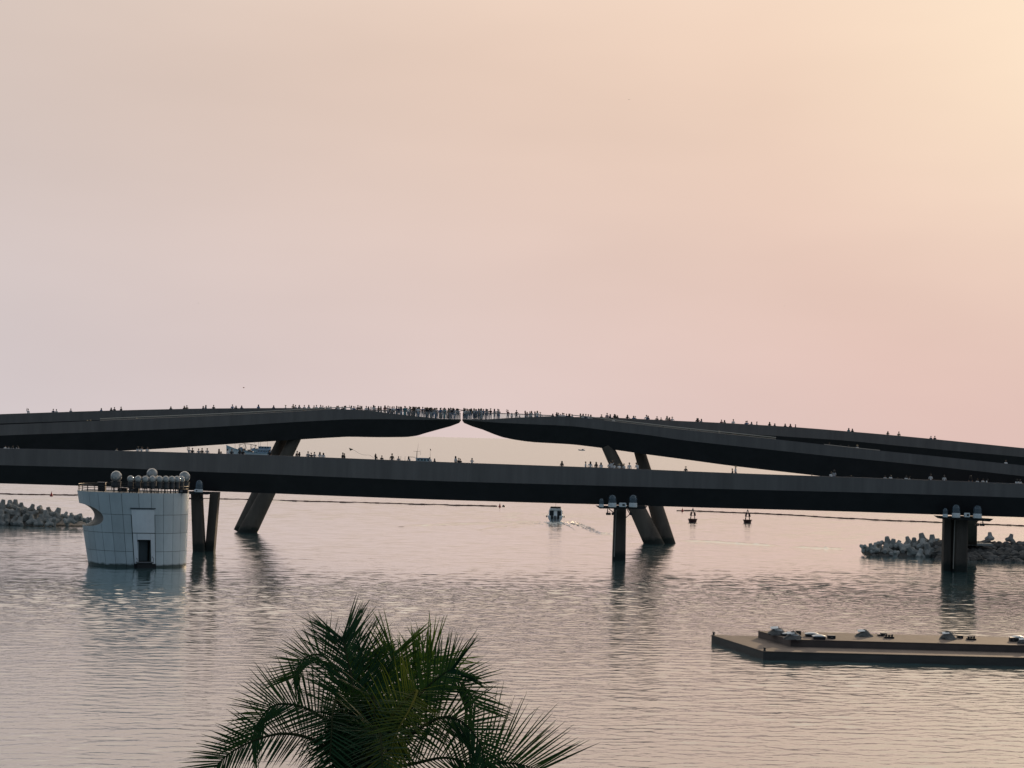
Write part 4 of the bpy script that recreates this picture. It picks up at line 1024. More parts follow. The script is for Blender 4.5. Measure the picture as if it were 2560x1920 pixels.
# small far boat
TYD = at_z(1454, 1126.5, 0).y; kk = TYD/F
tb = thing('motor_boat', 'tiny dark motorboat far out to sea left of the right inclined columns', 'boat', at_z(1454, 1126.5, 0))
mb = MB(); hull(mb, 17*kk, 3.0, 1.1, 1.0, .9, 8, .3); part(tb, mb, 'hull', M_HULLB)
o = part(tb, MB().box((1.6, 0, 1.8), (3.0, 2.0, 1.3)), 'cabin', M_HULLB); part(tb, MB().box((1.6, -1.02, 2.0), (2.2, .05, .5)), 'window', M_WINDOW)
part(tb, MB().tube([(3.0, 0, 2.2), (4.6, 0, 3.2)], .15, 5), 'boom_arm', M_DARK)

# ------------------------------------------------------------------ kite and specks in the sky
def kite(px, py, w, Y, label, mt, line=None):
    p = at_y(px, py, Y); k = Y/F; a = w*k
    t = thing('kite', label, 'kite', p)
    pts = [Vector((-a*.5, 0, a*.25)), Vector((a*.5, .15, -a*.05)), Vector((-a*.25, .1, -a*.42)), Vector((-a*.12, -.12, -a*.02))]
    m_ = MB().add(pts+[q+Vector((0, .03, 0)) for q in pts], [(0, 1, 3), (0, 3, 2), (1, 2, 3), (4, 7, 5), (4, 6, 7), (5, 7, 6), (0, 4, 5, 1), (0, 2, 6, 4), (1, 5, 6, 2)]); part(t, m_, 'sail', mt)
    if line: part(t, MB().tube([Vector((0, 0, -a*.1))]+[at_y(x, y, Y+dy)-p for x, y, dy in line], .018, 4), 'kite_line', M_GREYM)
kite(878, 1122.5, 11, 300, 'small dark triangular kite flying low over the near bridge', M_DARK, [(886, 1126, -1), (897, 1133, -2), (907, 1137, -3), (925, 1138, -3), (940, 1149, -3)])
kite(609.5, 968.5, 5, 330, 'tiny reddish kite high above the left bridge', M_RED)
def bird(px, py, w, Y, label):
    p = at_y(px, py, Y); a = w*Y/F
    t = thing('bird', label, 'bird', p, 'birds gliding in the open sky')
    m_ = MB().lathe([(.01, -a*.22), (a*.05, -a*.1), (a*.06, a*.05), (.01, a*.2)], n=8); m_.v = [Vector((v.x, v.z, v.y)) for v in m_.v]; part(t, m_, 'body', M_DARK)
    for s in (-1, 1):
        q = [Vector((0, -.06*a, .02*a)), Vector((s*a*.28, -.1*a, .12*a)), Vector((s*a*.5, .02*a, .05*a)), Vector((s*a*.26, .08*a, .10*a)), Vector((0, .08*a, .02*a))]
        part(t, MB().loft([q, [v+Vector((0, 0, .02*a)) for v in q]]), 'wing', M_DARK)
bird(1573, 249, 6, 320, 'tiny bird in the bright upper part of the sky')
bird(496, 758, 4, 330, 'tiny bird in the sky far above the left bridge')
bird(1961, 765, 4, 330, 'tiny bird in the sky above the right bridge')

# ------------------------------------------------------------------ palm in the foreground
PD = 27.0
def P3(x, y, dep):                                   # crop pixel of the palm detail + depth offset
    return at_y(480+x/2.212, 1460+y/2.212, PD+dep)
org = P3(930, 1010, 0)
palm = thing('palm_tree', 'dark green coconut palm crown in the foreground at the bottom of the picture', 'palm tree', (org.x, org.y, 0))
tr = []
for i in range(26):
    f = i/25; z = (org.z-.3)*f; r_ = .17-.05*f+(.012 if i % 2 else 0)
    if f > .93: r_ += .05
    tr.append([Vector((org.x-.5*(1-f)**2+r_*math.cos(2*math.pi*j/14), org.y+.3*(1-f)+r_*math.sin(2*math.pi*j/14), z)) for j in range(14)])
MB().loft(tr).build('trunk', M_TRUNK, palm, True)
def bez(pts, n):
    out = []; m_ = len(pts)-1
    for i in range(n+1):                              # Catmull-Rom through the points
        t = i/n*m_; s = min(int(t), m_-1); u = t-s
        p0 = pts[max(0, s-1)]; p1 = pts[s]; p2 = pts[s+1]; p3 = pts[min(m_, s+2)]
        out.append(.5*((2*p1)+(-p0+p2)*u+(2*p0-5*p1+4*p2-p3)*u*u+(-p0+3*p1-3*p2+p3)*u**3))
    return out
def frond(ctrl, nleaf, ll, seed, lm=None, rm=None, lean=.9, droop=.30, start=.16, twist=0.0, width=.0118, lift=.25, face=.72, jit=.14):
    nleaf = int(nleaf*(.76 if seed in (1, 5, 9, 10, 12, 21, 23) else .64)); rnd = random.Random(seed); pts = bez([P3(*c) for c in ctrl], 48); n = len(pts)
    mb = MB()
    for i in range(n-1): 
        r1 = .026*(1-i/n)+.004; r2 = .026*(1-(i+1)/n)+.004; mb.cone(pts[i], pts[i+1], r1, r2, 5, False)
    fr_o = mb.build('frond', rm or M_RACHIS, palm)
    lb = MB()
    for i in range(nleaf):
        f = start+(1-start)*(i+.5)/nleaf
        for s in (-1, 1):
            ff = min(.999, max(0, f+rnd.uniform(-.004, .004))); t = ff*(n-1); a = int(t); p = pts[a].lerp(pts[a+1], t-a)
            T = (pts[min(n-1, a+2)]-pts[max(0, a-1)]).normalized()
            N = Vector((0, 0, 1))-T*T.z
            if N.length < .12: N = Vector((0, 1, 0))-T*T.y
            N.normalize(); V_ = Vector((0, -1, 0))-T*(-T.y)
            if V_.length > .2: N = (N*(1-face)+V_.normalized()*face).normalized(); N = (N-T*N.dot(T)).normalized()
            Sd = T.cross(N)
            if twist:
                N, Sd = N*math.cos(twist)+Sd*math.sin(twist), Sd*math.cos(twist)-N*math.sin(twist)
            env = math.sin(math.pi*min(1, (.16+.84*f)**.8))**.5; env = max(env, .78)
            length = ll*env*rnd.uniform(.84, 1.12)*1.10
            d = (Sd*s*(1.0-.22*f)*rnd.uniform(1-jit, 1+jit*.4)+T*(lean*(.55+.45*f))+N*(lift+rnd.uniform(-.12, .12))+Vector((rnd.uniform(-.06, .06), rnd.uniform(-.06, .06), 0))).normalized()
            dr = droop*.27*rnd.uniform(.3, 1.6)
            if rnd.random() < .05: dr += .7
            segs = 5; q = p.copy(); dirv_ = d.copy(); wv = d.cross(N).normalized(); prev = None
            ring = []
            for j in range(segs+1):
                u = j/segs; w_ = width*(.55+.9*u if u < .3 else .82*(1-((u-.3)/.7)**1.6)+.0)+.0012
                nn = dirv_.cross(wv).normalized()
                ring.append((q+wv*w_-nn*w_*.35, q.copy(), q-wv*w_-nn*w_*.35))
                q = q+dirv_*(length/segs)
                dirv_ = (dirv_+Vector((0, 0, -dr*u*.55))).normalized()
            bse = len(lb.v)
            for r_ in ring: lb.v += list(r_)
            for j in range(segs):
                a_ = bse+j*3; lb.f += [(a_, a_+3, a_+4, a_+1), (a_+1, a_+4, a_+5, a_+2)]
    me = bpy.data.meshes.new('leaflets'); off = palm.location
    me.from_pydata([tuple(v-off) for v in lb.v], [], lb.f); me.update(); me.materials.append(lm or M_LEAF)
    o = bpy.data.objects.new('leaflets', me); COL.objects.link(o); o.parent = fr_o; o['kind'] = 'stuff'
O = (925, 1010, 0)
frond([O, (915, 800, .25), (890, 560, .5), (850, 370, .75), (835, 300, .9)], 62, .82, 1, lean=1.0, droop=.12, start=.30, lift=.05, jit=.5)
frond([O, (900, 760, .7), (820, 520, 1.5), (720, 395, 2.0), (610, 420, 2.4), (560, 520, 2.6)], 80, 0.64, 2, droop=.45)
frond([O, (820, 850, -.1), (720, 740, -.2), (590, 675, -.2), (460, 670, -.1), (380, 745, .1), (330, 860, .2)], 80, 0.62, 3, droop=.28, lift=.35)
frond([O, (780, 930, -.5), (640, 850, -.9), (480, 830, -1.1), (310, 880, -1.2), (180, 960, -1.2), (90, 1060, -1.2)], 84, 0.52, 4, droop=.35)
frond([O, (980, 840, .2), (1040, 660, .5), (1085, 500, .8), (1120, 380, 1.0)], 62, .80, 5, M_LEAFG, M_RACHIS, lean=1.0, droop=.12, start=.26, lift=.05, jit=.5)
frond([O, (1060, 860, -.2), (1180, 730, -.3), (1280, 590, -.4), (1400, 490, -.4), (1450, 470, -.4)], 72, 0.6, 6, M_LEAF, M_RACHIS, droop=.2)
frond([O, (1080, 820, .5), (1230, 620, 1.0), (1380, 520, 1.3), (1500, 560, 1.5), (1570, 680, 1.6)], 80, 0.68, 7, droop=.35)
frond([O, (1120, 900, -.3), (1270, 790, -.5), (1400, 735, -.6), (1510, 775, -.6), (1590, 880, -.6), (1620, 1000, -.6)], 80, 0.64, 8, droop=.35)
frond([(1480, 1120, .3), (1560, 1040, .3), (1680, 992, .3), (1800, 995, .3), (1930, 1030, .3)], 56, .92, 9, droop=.14, start=.05, lift=.45)
frond([O, (1010, 880, -.8), (1130, 700, -1.3), (1240, 590, -1.6), (1210, 680, -2.2), (1120, 850, -2.6), (1080, 1060, -2.8)], 70, .55, 10, M_LEAFY, M_RACHY, droop=.5, lean=1.1)
frond([O, (960, 800, .9), (1000, 600, 1.8), (1040, 480, 2.6), (1060, 470, 3.4), (1080, 520, 3.8)], 66, .78, 11, M_LEAFG, M_RACHIS, droop=.25)
frond([O, (1040, 860, .8), (1180, 640, 1.8), (1240, 480, 2.6), (1290, 400, 3.0)], 66, .78, 12, M_LEAFG, M_RACHIS, droop=.14, lift=.1, jit=.5)
frond([O, (960, 900, -.9), (1010, 800, -1.8), (1040, 830, -2.6), (1050, 960, -3.2), (1055, 1110, -3.4)], 70, .66, 15, droop=.5)
frond([O, (890, 880, .2), (840, 720, -.2), (800, 640, -.7), (780, 700, -1.4), (770, 850, -1.9), (760, 1050, -2.2)], 70, .66, 17, droop=.5)
frond([O, (960, 860, .1), (980, 700, -.2), (1000, 620, -.6), (1010, 680, -1.2), (1000, 860, -1.7)], 64, .62, 18, droop=.5)
frond([O, (930, 780, .3), (920, 600, .6), (930, 470, .9), (950, 400, 1.1)], 56, .74, 21, lean=1.0, droop=.12, start=.3, lift=.05, jit=.5)
frond([O, (1180, 1000, .2), (1400, 960, .3), (1560, 1010, .3), (1650, 1100, .3)], 60, .80, 22, droop=.3)
frond([O, (1000, 830, .4), (1120, 640, .7), (1230, 520, .9), (1330, 420, 1.0)], 60, .78, 23, M_LEAFG, M_RACHIS, droop=.14, lift=.1, jit=.5)

for k_, (x1, y1, x2, y2, dz_) in enumerate(((880, 860, 850, 720, -.5), (980, 860, 1010, 740, -.5), (820, 940, 740, 880, -.4), (1040, 940, 1130, 880, -.4), (900, 930, 870, 860, -1.0), (990, 930, 1010, 850, -1.0), (780, 1000, 660, 980, -.3), (1080, 1000, 1200, 980, -.3))):
    if k_ < 6: frond([O, (x1, y1, dz_*.5), (x2, y2, dz_)], 62, .55, 40+k_, droop=.3, start=.05, width=.014)
for k_ in range(9):
    a_ = k_*.70; b_ = org+Vector((.17*math.cos(a_), .17*math.sin(a_), -.25)); e_ = org+Vector((.34*math.cos(a_), .34*math.sin(a_), .42+.1*math.sin(k_*2.3)))
    MB().cone(b_, e_, .10, .035, 8).build('leaf_base', M_RACHIS, palm, True)

# ------------------------------------------------------------------ people
def skin_body(name, joints, bones):
    # joints: name -> (pos, rx, ry); bones: (a, b, zone)
    names = list(joints); me = bpy.data.meshes.new(name)
    me.from_pydata([joints[n][0] for n in names], [(names.index(a), names.index(b)) for a, b, z in bones], []); me.update()
    o = bpy.data.objects.new(name, me); COL.objects.link(o)
    md = o.modifiers.new('skin', 'SKIN')
    sv = me.skin_vertices[0].data
    for i, n in enumerate(names):
        sv[i].radius = (joints[n][1], joints[n][2]); sv[i].use_root = (n == 'pelvis')
    sd = o.modifiers.new('sub', 'SUBSURF'); sd.levels = 1; sd.render_levels = 1
    bpy.context.view_layer.update()
    out = evaluated_mesh(o); out.name = name
    segs = [(Vector(joints[a][0]), Vector(joints[b][0]), z) for a, b, z in bones]
    for _ in range(3): out.materials.append(None)
    for p in out.polygons:
        c = p.center; best = 9; bz = 0
        for a, b, z in segs:
            ab = b-a; t = max(0, min(1, (c-a).dot(ab)/max(1e-6, ab.length_squared))); d = (a+ab*t-c).length
            if d < best: best = d; bz = z
        p.material_index = bz; p.use_smooth = True
    bpy.data.objects.remove(o); return out
SKIN, TOP, BOT = 0, 1, 2
def body(pose):
    J = dict(pelvis=((0, 0, .94), .150, .105), waist=((0, 0, 1.08), .135, .095), chest=((0, 0, 1.28), .165, .11), neck=((0, 0, 1.44), .055, .055), jaw=((0, -.01, 1.52), .072, .085), crown=((0, 0, 1.65), .082, .095))
    Bn = [('pelvis', 'waist', TOP), ('waist', 'chest', TOP), ('chest', 'neck', TOP), ('neck', 'jaw', SKIN), ('jaw', 'crown', SKIN)]
    arms = dict(down=((.235, .02, 1.13), (.25, -.06, .90), (.25, -.09, .80)), rail=((.24, -.10, 1.14), (.16, -.34, 1.06), (.12, -.42, 1.05)),
                up=((.26, -.08, 1.55), (.22, -.20, 1.78), (.20, -.24, 1.88)), photo=((.25, -.16, 1.24), (.10, -.36, 1.46), (.07, -.40, 1.54)), hip=((.34, .05, 1.16), (.20, -.08, 1.00), (.14, -.10, .98)),
                reach=((.40, -.05, 1.42), (.62, -.08, 1.50), (.74, -.08, 1.52)))
    for s, nm, ar in ((-1, 'l', pose.get('la', 'down')), (1, 'r', pose.get('ra', 'down'))):
        e, w_, h = arms[ar]
        J['sh'+nm] = ((s*.18, 0, 1.385), .07, .07); J['el'+nm] = ((s*e[0], e[1], e[2]), .046, .046); J['wr'+nm] = ((s*w_[0], w_[1], w_[2]), .034, .034); J['ha'+nm] = ((s*h[0], h[1], h[2]), .034, .026)
        Bn += [('chest', 'sh'+nm, TOP), ('sh'+nm, 'el'+nm, TOP), ('el'+nm, 'wr'+nm, SKIN), ('wr'+nm, 'ha'+nm, SKIN)]
        if not pose.get('dress'):
            st = pose.get('stride', 0)*s
            J['hip'+nm] = ((s*.10, 0, .86), .095, .10); J['kn'+nm] = ((s*.11, -.02-st*.14, .49), .066, .07); J['an'+nm] = ((s*.12, .02-st*.22, .10), .045, .05); J['to'+nm] = ((s*.13, -.15-st*.22, .045), .042, .035)
            Bn += [('pelvis', 'hip'+nm, BOT), ('hip'+nm, 'kn'+nm, BOT), ('kn'+nm, 'an'+nm, BOT), ('an'+nm, 'to'+nm, BOT)]
    if pose.get('dress'):
        J['thigh'] = ((0, 0, .68), .19, .16); J['shin'] = ((0, 0, .30), .23, .20); J['hem'] = ((0, 0, .06), .24, .21)
        Bn += [('pelvis', 'thigh', BOT), ('thigh', 'shin', BOT), ('shin', 'hem', BOT)]
    ln = pose.get('lean', 0)
    if ln:
        for n, (p, a, b) in list(J.items()):
            if p[2] > .95: q = p[2]-.95; J[n] = ((p[0], p[1]-q*math.sin(ln), .95+q*math.cos(ln)), a, b)
    return skin_body('person', J, Bn), Vector(J['crown'][0])
POSES = dict(stand=dict(), stand2=dict(ra='hip'), walk=dict(stride=1), rail=dict(la='rail', ra='rail', lean=.18), photo=dict(la='photo', ra='photo'), wave=dict(ra='up'), dress=dict(dress=1), dressrail=dict(dress=1, la='rail', ra='rail', lean=.1), selfie=dict(la='up', ra='hip'), reach=dict(ra='reach'), reachl=dict(la='reach'), bend=dict(la='rail', ra='rail', lean=.5))
BODIES = {k_: body(v_) for k_, v_ in POSES.items()}
def hair_mesh(kind):
    mb = MB()
    if kind == 'short': mb.lathe([(.02, -.05), (.098, -.045), (.108, .0), (.10, .05), (.06, .095), (.01, .108)], (0, .012, 0), 12)
    elif kind == 'long': mb.lathe([(.06, -.30), (.115, -.22), (.118, -.05), (.112, .02), (.10, .06), (.055, .10), (.01, .11)], (0, .045, 0), 12)
    elif kind == 'hat': mb.lathe([(.22, -.01), (.225, .005), (.11, .03), (.105, .09), (.07, .125), (.01, .13)], (0, 0, 0), 14)
    elif kind == 'cone': mb.lathe([(.27, -.06), (.275, -.05), (.14, .06), (.01, .16)], (0, 0, 0), 14)
    me = mb.mesh('hair', smooth=True); return me
HAIR = {k_: hair_mesh(k_) for k_ in ('short', 'long', 'hat', 'cone')}
CL = {'white': (.68, .68, .68), 'grey': (.31, .32, .34), 'black': (.02, .02, .023), 'navy': (.03, .05, .11), 'teal': (.05, .22, .25), 'maroon': (.13, .03, .035), 'khaki': (.26, .21, .14), 'blue': (.10, .19, .33), 'light grey': (.55, .56, .57), 'brown': (.10, .065, .045), 'pink': (.45, .22, .24), 'beige': (.45, .38, .30)}
CM = {k_: mat('cloth_'+k_.replace(' ', '_'), v_, .9, 0, .15, 12) for k_, v_ in CL.items()}
SK = [mat('skin', (.32, .19, .13), .6), mat('skin_tan', (.20, .115, .08), .6)]
HM = [mat('hair_black', (.012, .010, .009), .6), mat('hair_brown', (.03, .02, .014), .6), mat('straw_hat', (.38, .30, .19), .8)]
for k_, (me, c) in BODIES.items():
    me.materials[0] = SK[0]; me.materials[1] = CM['grey']; me.materials[2] = CM['black']
for k_, me in HAIR.items(): me.materials.append(HM[0])
PHR = dict(stand='standing', stand2='hand on hip', walk='walking', rail='leaning forward', photo='raising a phone', wave='arm raised', dress='long skirt', dressrail='long skirt', selfie='taking a selfie', reach='reaching across', reachl='reaching across', bend='bending over')
rp = random.Random(21)
COUNT = {}
def person(sp, px, off, where, pose='stand', top=None, bot=None, hair=None, h=None, face=None):
    top = top or rp.choices(['grey', 'black', 'navy', 'white', 'light grey', 'teal', 'maroon', 'khaki', 'blue', 'brown', 'beige'], [5, 6, 4, 3, 3, 1, 1.5, 1.5, 2, 2, 1])[0]
    bot = bot or rp.choices(['black', 'navy', 'grey', 'khaki', 'brown', 'light grey', 'blue'], [5, 4, 4, 1.5, 1.5, 1, 2])[0]
    hair = hair or rp.choices(['short', 'long', 'hat'], [5, 4, .6])[0]
    h = h or rp.uniform(.93, 1.05)
    me, cr = BODIES[pose]
    o = obj_from('person', me, None, sp.pos(px, off)); o.scale = (h, h, h)
    o.rotation_euler = (0, 0, face if face is not None else rp.choice([0, math.pi, rp.uniform(0, 6.28)]))
    for i, mm in enumerate((rp.choice(SK), CM[top], CM[bot])):
        o.material_slots[i].link = 'OBJECT'; o.material_slots[i].material = mm
    hh = obj_from('hair' if hair in ('short', 'long') else 'hat', HAIR[hair], o, cr)
    hh.material_slots[0].link = 'OBJECT'; hh.material_slots[0].material = HM[2] if hair in ('hat', 'cone') else rp.choice(HM[:2])
    COUNT.setdefault(where, []).append((px, o, top, pose, hair))
    return o
x74 = lambda x, a: a+x/7.373
x35 = lambda x, a: a+x/3.456
# left far deck and the crest
for px in (70, 133, 141, 177, 253, 278, 286, 304, 427, 461, 467, 507, 514, 534, 581, 590, 604, 646):
    person(FL, px, rp.uniform(.9, 2.2), 'LF', 'wave' if px == 70 else rp.choice(['stand', 'rail', 'stand2', 'dress']), h=1.12 if px == 70 else (rp.uniform(1.0, 1.08) if px in (304, 581, 646) else None))
for x in (-60, 1290-740*0-1180, 1420-1290):
    pass
for px in (684, 714, 733, 738.5, 748, 760.5, 772, 785, 791, 801.5, 807, 816, 821.5, 827):
    person(FL, px, rp.uniform(.9, 3.5), 'LC', rp.choice(['stand', 'rail', 'photo', 'stand2', 'dress']))
for i, x in enumerate((755, 780, 850, 890, 922, 1015, 1060, 1085, 1140, 1180, 1215, 1295, 1335, 1380, 1430, 1455, 1520, 1570)):
    person(NL, x74(x, 740), rp.uniform(.9, 4.6), 'LC', 'wave' if x == 1015 else rp.choice(['stand', 'rail', 'photo', 'stand2', 'dress', 'walk']), h=rp.uniform(1.0, 1.1) if x in (1015, 1140, 1430) else rp.uniform(.93, 1.03))
# near left deck
for px, tp, ps in ((218, 'white', 'rail'), (226, 'white', 'rail'), (323, 'beige', 'bend'), (345, 'white', 'bend'), (582, 'black', 'rail'), (640, 'beige', 'stand'), (683.5, 'white', 'photo'), (760, 'black', 'rail'), (773, 'navy', 'rail')):
    person(NL, px, rp.uniform(.7, 1.2), 'LN', ps, top=tp, h=rp.uniform(.72, .82) if px < 560 else rp.uniform(.85, 1.0), hair='hat' if tp == 'white' else None)
# crowded left tip
tipl = [(15, None, 'stand'), (105, 'black', 'stand'), (145, 'light grey', 'rail'), (180, 'light grey', 'bend'), (230, 'grey', 'photo'), (262, 'navy', 'stand'), (290, 'light grey', 'photo'), (320, 'navy', 'walk'), (380, 'teal', 'dress'), (440, 'white', 'bend'), (470, 'black', 'photo'), (492, 'brown', 'stand'), (530, 'brown', 'dress'),
        (560, 'black', 'photo'), (585, 'grey', 'rail'), (610, 'grey', 'stand2'), (650, 'maroon', 'stand'), (710, 'black', 'stand'), (755, 'grey', 'photo'), (775, 'grey', 'stand2'), (805, 'navy', 'stand'), (835, 'grey', 'bend'), (865, 'black', 'photo'), (900, 'grey', 'rail'), (925, 'grey', 'photo'), (955, 'grey', 'stand'), (972, 'light grey', 'walk'),
        (1045, 'brown', 'dress'), (1085, 'grey', 'stand'), (1112, 'teal', 'dress'), (1135, 'grey', 'photo'), (1180, 'khaki', 'dress'), (1205, 'black', 'photo'), (1222, 'grey', 'stand2'), (1245, 'black', 'stand'), (1270, 'navy', 'photo'), (1292, 'grey', 'wave'), (1330, 'light grey', 'stand2'), (1352, 'white', 'stand'), (1374, 'grey', 'reach')]
extra_l = [(70+i*80, rp.choice(['grey', 'light grey', 'black', 'blue', 'navy', 'khaki', 'white']), rp.choice(['stand', 'photo', 'stand2', 'rail', 'dress', 'walk'])) for i in range(16)]
for x, tp, ps in tipl+extra_l:
    px = x74(x, 960); W = NL.val(px)['W']
    person(NL, px, rp.uniform(.55, W-.6), 'LT', ps, top=tp, bot='teal' if (tp == 'teal' and ps == 'dress') else ('brown' if tp == 'brown' else None), h=rp.uniform(.95, 1.07), face=0.0 if ps == 'reach' else None)
tipr = [(1470, 'black', 'reachl'), (1498, 'grey', 'stand'), (1522, 'black', 'photo'), (1550, 'light grey', 'bend'), (1580, 'blue', 'stand'), (1602, 'black', 'rail'), (1650, 'navy', 'stand2'), (1672, 'grey', 'photo'), (1695, 'blue', 'stand'), (1735, 'grey', 'stand'), (1768, 'black', 'photo'), (1795, 'light grey', 'dress'), (1830, 'grey', 'walk'), (1880, 'grey', 'stand2'), (1905, 'light grey', 'photo'), (1960, 'black', 'stand'), (2035, 'grey', 'stand'), (2095, 'grey', 'rail'), (2115, 'black', 'bend')]
extra_r = [(1485+i*43, rp.choice(['grey', 'light grey', 'black', 'blue', 'navy', 'khaki', 'white']), rp.choice(['stand', 'photo', 'stand2', 'rail'])) for i in range(9)]
for x, tp, ps in tipr+extra_r:
    px = x74(x, 960); W = NR.val(px)['W']
    person(NR, px, rp.uniform(.55, W-.6), 'RT', ps, top=tp, h=rp.uniform(.95, 1.07), face=0.0 if ps == 'reachl' else None)
for x, tp, ps, h in ((215, 'maroon', 'wave', 1.0), (290, 'light grey', 'stand', .72), (375, 'black', 'stand2', 1.0), (432, 'grey', 'stand', .55), (540, 'maroon', 'stand', 1.0), (572, 'maroon', 'stand', .9), (622, 'grey', 'dress', .95), (652, 'light grey', 'photo', 1.0), (720, 'grey', 'dress', 1.0), (760, 'white', 'stand', 1.05), (820, 'white', 'rail', .95), (1045, 'brown', 'bend', .95), (1120, 'black', 'photo', 1.02), (1150, 'light grey', 'stand', 1.0), (1185, 'white', 'rail', .9), (1225, 'white', 'photo', 1.0), (1250, 'light grey', 'stand2', 1.0), (1300, 'navy', 'stand', .97), (1345, 'black', 'stand', .97), (1362, 'black', 'photo', .98), (1400, 'light grey', 'stand', .96), (1440, 'brown', 'bend', .95)):
    px = x74(x, 1240); W = NR.val(px)['W']
    person(NR, px, rp.uniform(.7, W-1.0), 'RC', ps, top=tp, h=h, hair='hat' if x in (820, 1240) else None)
for x in (1560, 1605, 1655, 1700, 1750): person(NR, x74(x, 1240), rp.uniform(1, 3), 'RC', rp.choice(['stand', 'photo', 'stand2']), h=1.08, top='white' if x in (1605, 1700) else None)
for px in (1503.7, 1517.6, 1525, 1536, 1539, 1543.6, 1568.5, 1584, 1588, 1616, 1620, 1642.4, 1652.6, 1667.5, 1673.6, 1680.4, 1742.7, 1745.5, 1753, 1803.5, 1811.3, 1833, 1864.8, 1867.7, 1878.7, 1892, 1924, 1936.6, 1963, 1976, 1988.7, 2121.7, 2131, 2219.5, 2247, 2327.4, 2336.7):
    person(FR, px, rp.uniform(.8, 3.0), 'RF', rp.choice(['stand', 'rail', 'photo', 'stand2', 'dress']), h=1.1 if px in (1517.6, 1616, 1667.5, 1833, 2247) else None)
for px, tp, ps in ((1533, 'white', 'rail'), (1655, 'white', 'bend'), (1658.5, 'white', 'bend'), (1723, 'white', 'stand'), (1736, 'white', 'stand2'), (1746, 'light grey', 'bend'), (1771, 'black', 'bend'), (1798, 'beige', 'bend'), (1817, 'black', 'rail'), (1832, 'white', 'photo'), (2073, 'black', 'stand'), (2102, 'white', 'bend'), (2122, 'white', 'rail'), (2143, 'light grey', 'stand'), (2515, 'white', 'rail')):
    person(NR, px, rp.uniform(.6, 1.0), 'RN', ps, top=tp, h=rp.uniform(.8, 1.0))
# near bridge
fr_l = [(x35(x, 0), tp, ps) for x, tp, ps in ((42, 'white', 'bend'), (72, 'light grey', 'bend'), (110, 'light grey', 'bend'), (150, 'white', 'bend'), (1005, 'beige', 'bend'), (1190, 'white', 'stand'), (1222, 'light grey', 'photo'), (1272, 'light grey', 'rail'), (1632, 'grey', 'selfie'), (1662, 'black', 'stand'), (1716, 'grey', 'rail'), (1745, 'black', 'dress'), (1790, 'grey', 'stand2'), (1887, 'black', 'rail'), (1908, 'beige', 'bend'), (1967, 'white', 'stand'), (2000, 'black', 'bend'), (2072, 'black', 'stand'), (2098, 'black', 'rail'))]
fr_l += [(x35(x, 540), tp, ps) for x, tp, ps in ((462, 'black', 'stand'), (700, 'black', 'stand'), (719, 'black', 'photo'), (795, 'grey', 'rail'), (822, 'black', 'stand2'), (850, 'grey', 'stand'), (897, 'white', 'stand'), (927, 'light grey', 'rail'), (1095, 'black', 'stand2'), (1115, 'black', 'rail'))]
for px, tp, ps in fr_l: person(FB, px, rp.uniform(.7, 3.8), 'NL', ps, top=tp, h=rp.uniform(.78, .86) if px < 300 or tp == 'beige' else rp.uniform(.92, 1.02))
for px, tp, ps, h in ((x35(1380, 540), 'black', 'selfie', 1.0), (x35(1432, 540), 'black', 'stand', .92), (x35(1520, 540), 'black', 'stand', 1.1), (x35(1577, 540), 'grey', 'rail', .9), (x35(1676, 540), 'white', 'bend', .98), (x35(1863, 540), 'light grey', 'bend', .98), (x35(1885, 540), 'black', 'rail', .85), (x35(205, 1080), 'light grey', 'stand', 1.08), (x35(230, 1080), 'black', 'rail', .95), (x35(243, 1080), 'black', 'bend', .95), (x35(345, 1080), 'light grey', 'photo', .98), (x35(1122, 1080), 'black', 'stand', 1.0), (x35(1327, 1080), 'light grey', 'stand', 1.02), (x35(1368, 1080), 'white', 'stand2', 1.05), (x35(1418, 1080), 'black', 'stand', 1.02), (x35(1460, 1080), 'light grey', 'rail', 1.0)):
    person(FB, px, rp.uniform(.7, 3.5), 'NM', ps, top=tp, h=h)
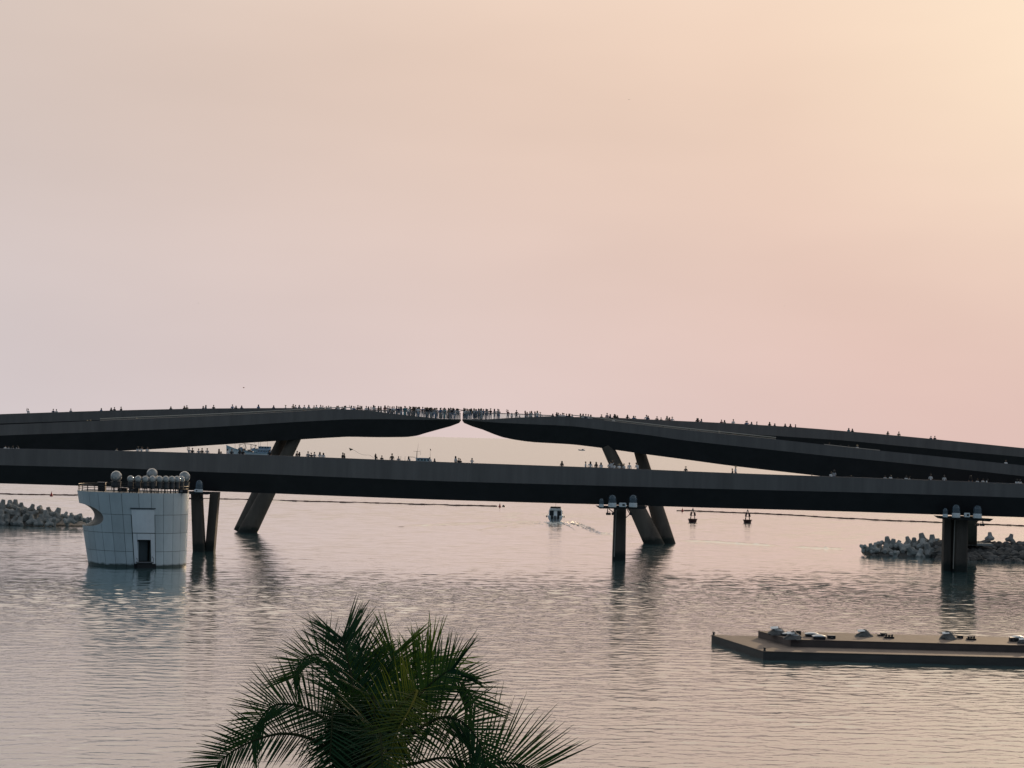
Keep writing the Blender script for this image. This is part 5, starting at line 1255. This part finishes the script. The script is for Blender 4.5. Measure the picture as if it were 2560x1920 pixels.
for x, tp, ps, h in ((150, 'light grey', 'rail', 1.05), (168, 'light grey', 'wave', 1.15), (192, 'light grey', 'bend', 1.0), (235, 'white', 'bend', .98), (280, 'light grey', 'rail', .98), (322, 'white', 'stand', 1.08), (396, 'light grey', 'bend', 1.15), (810, 'black', 'stand', .95), (1218, 'black', 'rail', .95), (1240, 'white', 'stand', 1.13), (1900, 'black', 'stand', .75)):
    person(FB, x35(x, 1480), rp.uniform(.7, 3.2), 'NC', ps, top=tp, h=h)
for x, tp, ps, h in ((548, 'white', 'bend', .98), (572, 'grey', 'rail', 1.1), (715, 'beige', 'rail', .72), (1010, 'white', 'rail', .82), (1060, 'white', 'rail', .88), (1120, 'white', 'bend', .7), (1195, 'white', 'rail', .85), (1225, 'white', 'rail', .78), (1405, 'light grey', 'stand', 1.05), (1523, 'light grey', 'stand', 1.0), (1750, 'black', 'stand', 1.05), (1808, 'white', 'rail', .82), (1858, 'white', 'photo', .85), (1880, 'white', 'bend', .9), (2150, 'white', 'rail', .92), (2176, 'white', 'rail', .92)):
    person(FB, x35(x, 1920), rp.uniform(.6, 1.2), 'NR', ps, top=tp, h=h)
WHERE = {'LF': ('from left on the left far deck', 1, 'people on the left far deck'), 'LC': ('from left on the left crest', 1, 'people on the left crest'), 'LN': ('from left on the left middle deck', 1, 'people on the left middle deck'),
         'LT': ('left of the gap', -1, 'people crowding the left tip'), 'RT': ('right of the gap', 1, 'people crowding the right tip'), 'RC': ('from left on the right crest', 1, 'people on the right crest'),
         'RF': ('from left on the right far deck', 1, 'people on the right far deck'), 'RN': ('from left on the right middle deck', 1, 'people on the right middle deck'),
         'NL': ('from left on the near bridge', 1, 'people on the near bridge'), 'NM': ('right of the kite, near bridge', 1, 'people on the near bridge'), 'NC': ('from centre pier, near bridge', 1, 'people on the near bridge'), 'NR': ('along near bridge\'s right end', 1, 'people on the near bridge')}
for wkey, lst in COUNT.items():
    ph, sg, grp = WHERE[wkey]
    for i, (px, o, tp, pose, hair) in enumerate(sorted(lst, key=lambda a: sg*a[0])):
        tag(o, 'person in %s top, %s, %s %s' % (tp, PHR[pose], ordn[i], ph), 'person', grp)

# print('people', sum(len(v) for v in COUNT.values()), max(len(v) for v in COUNT.values()))
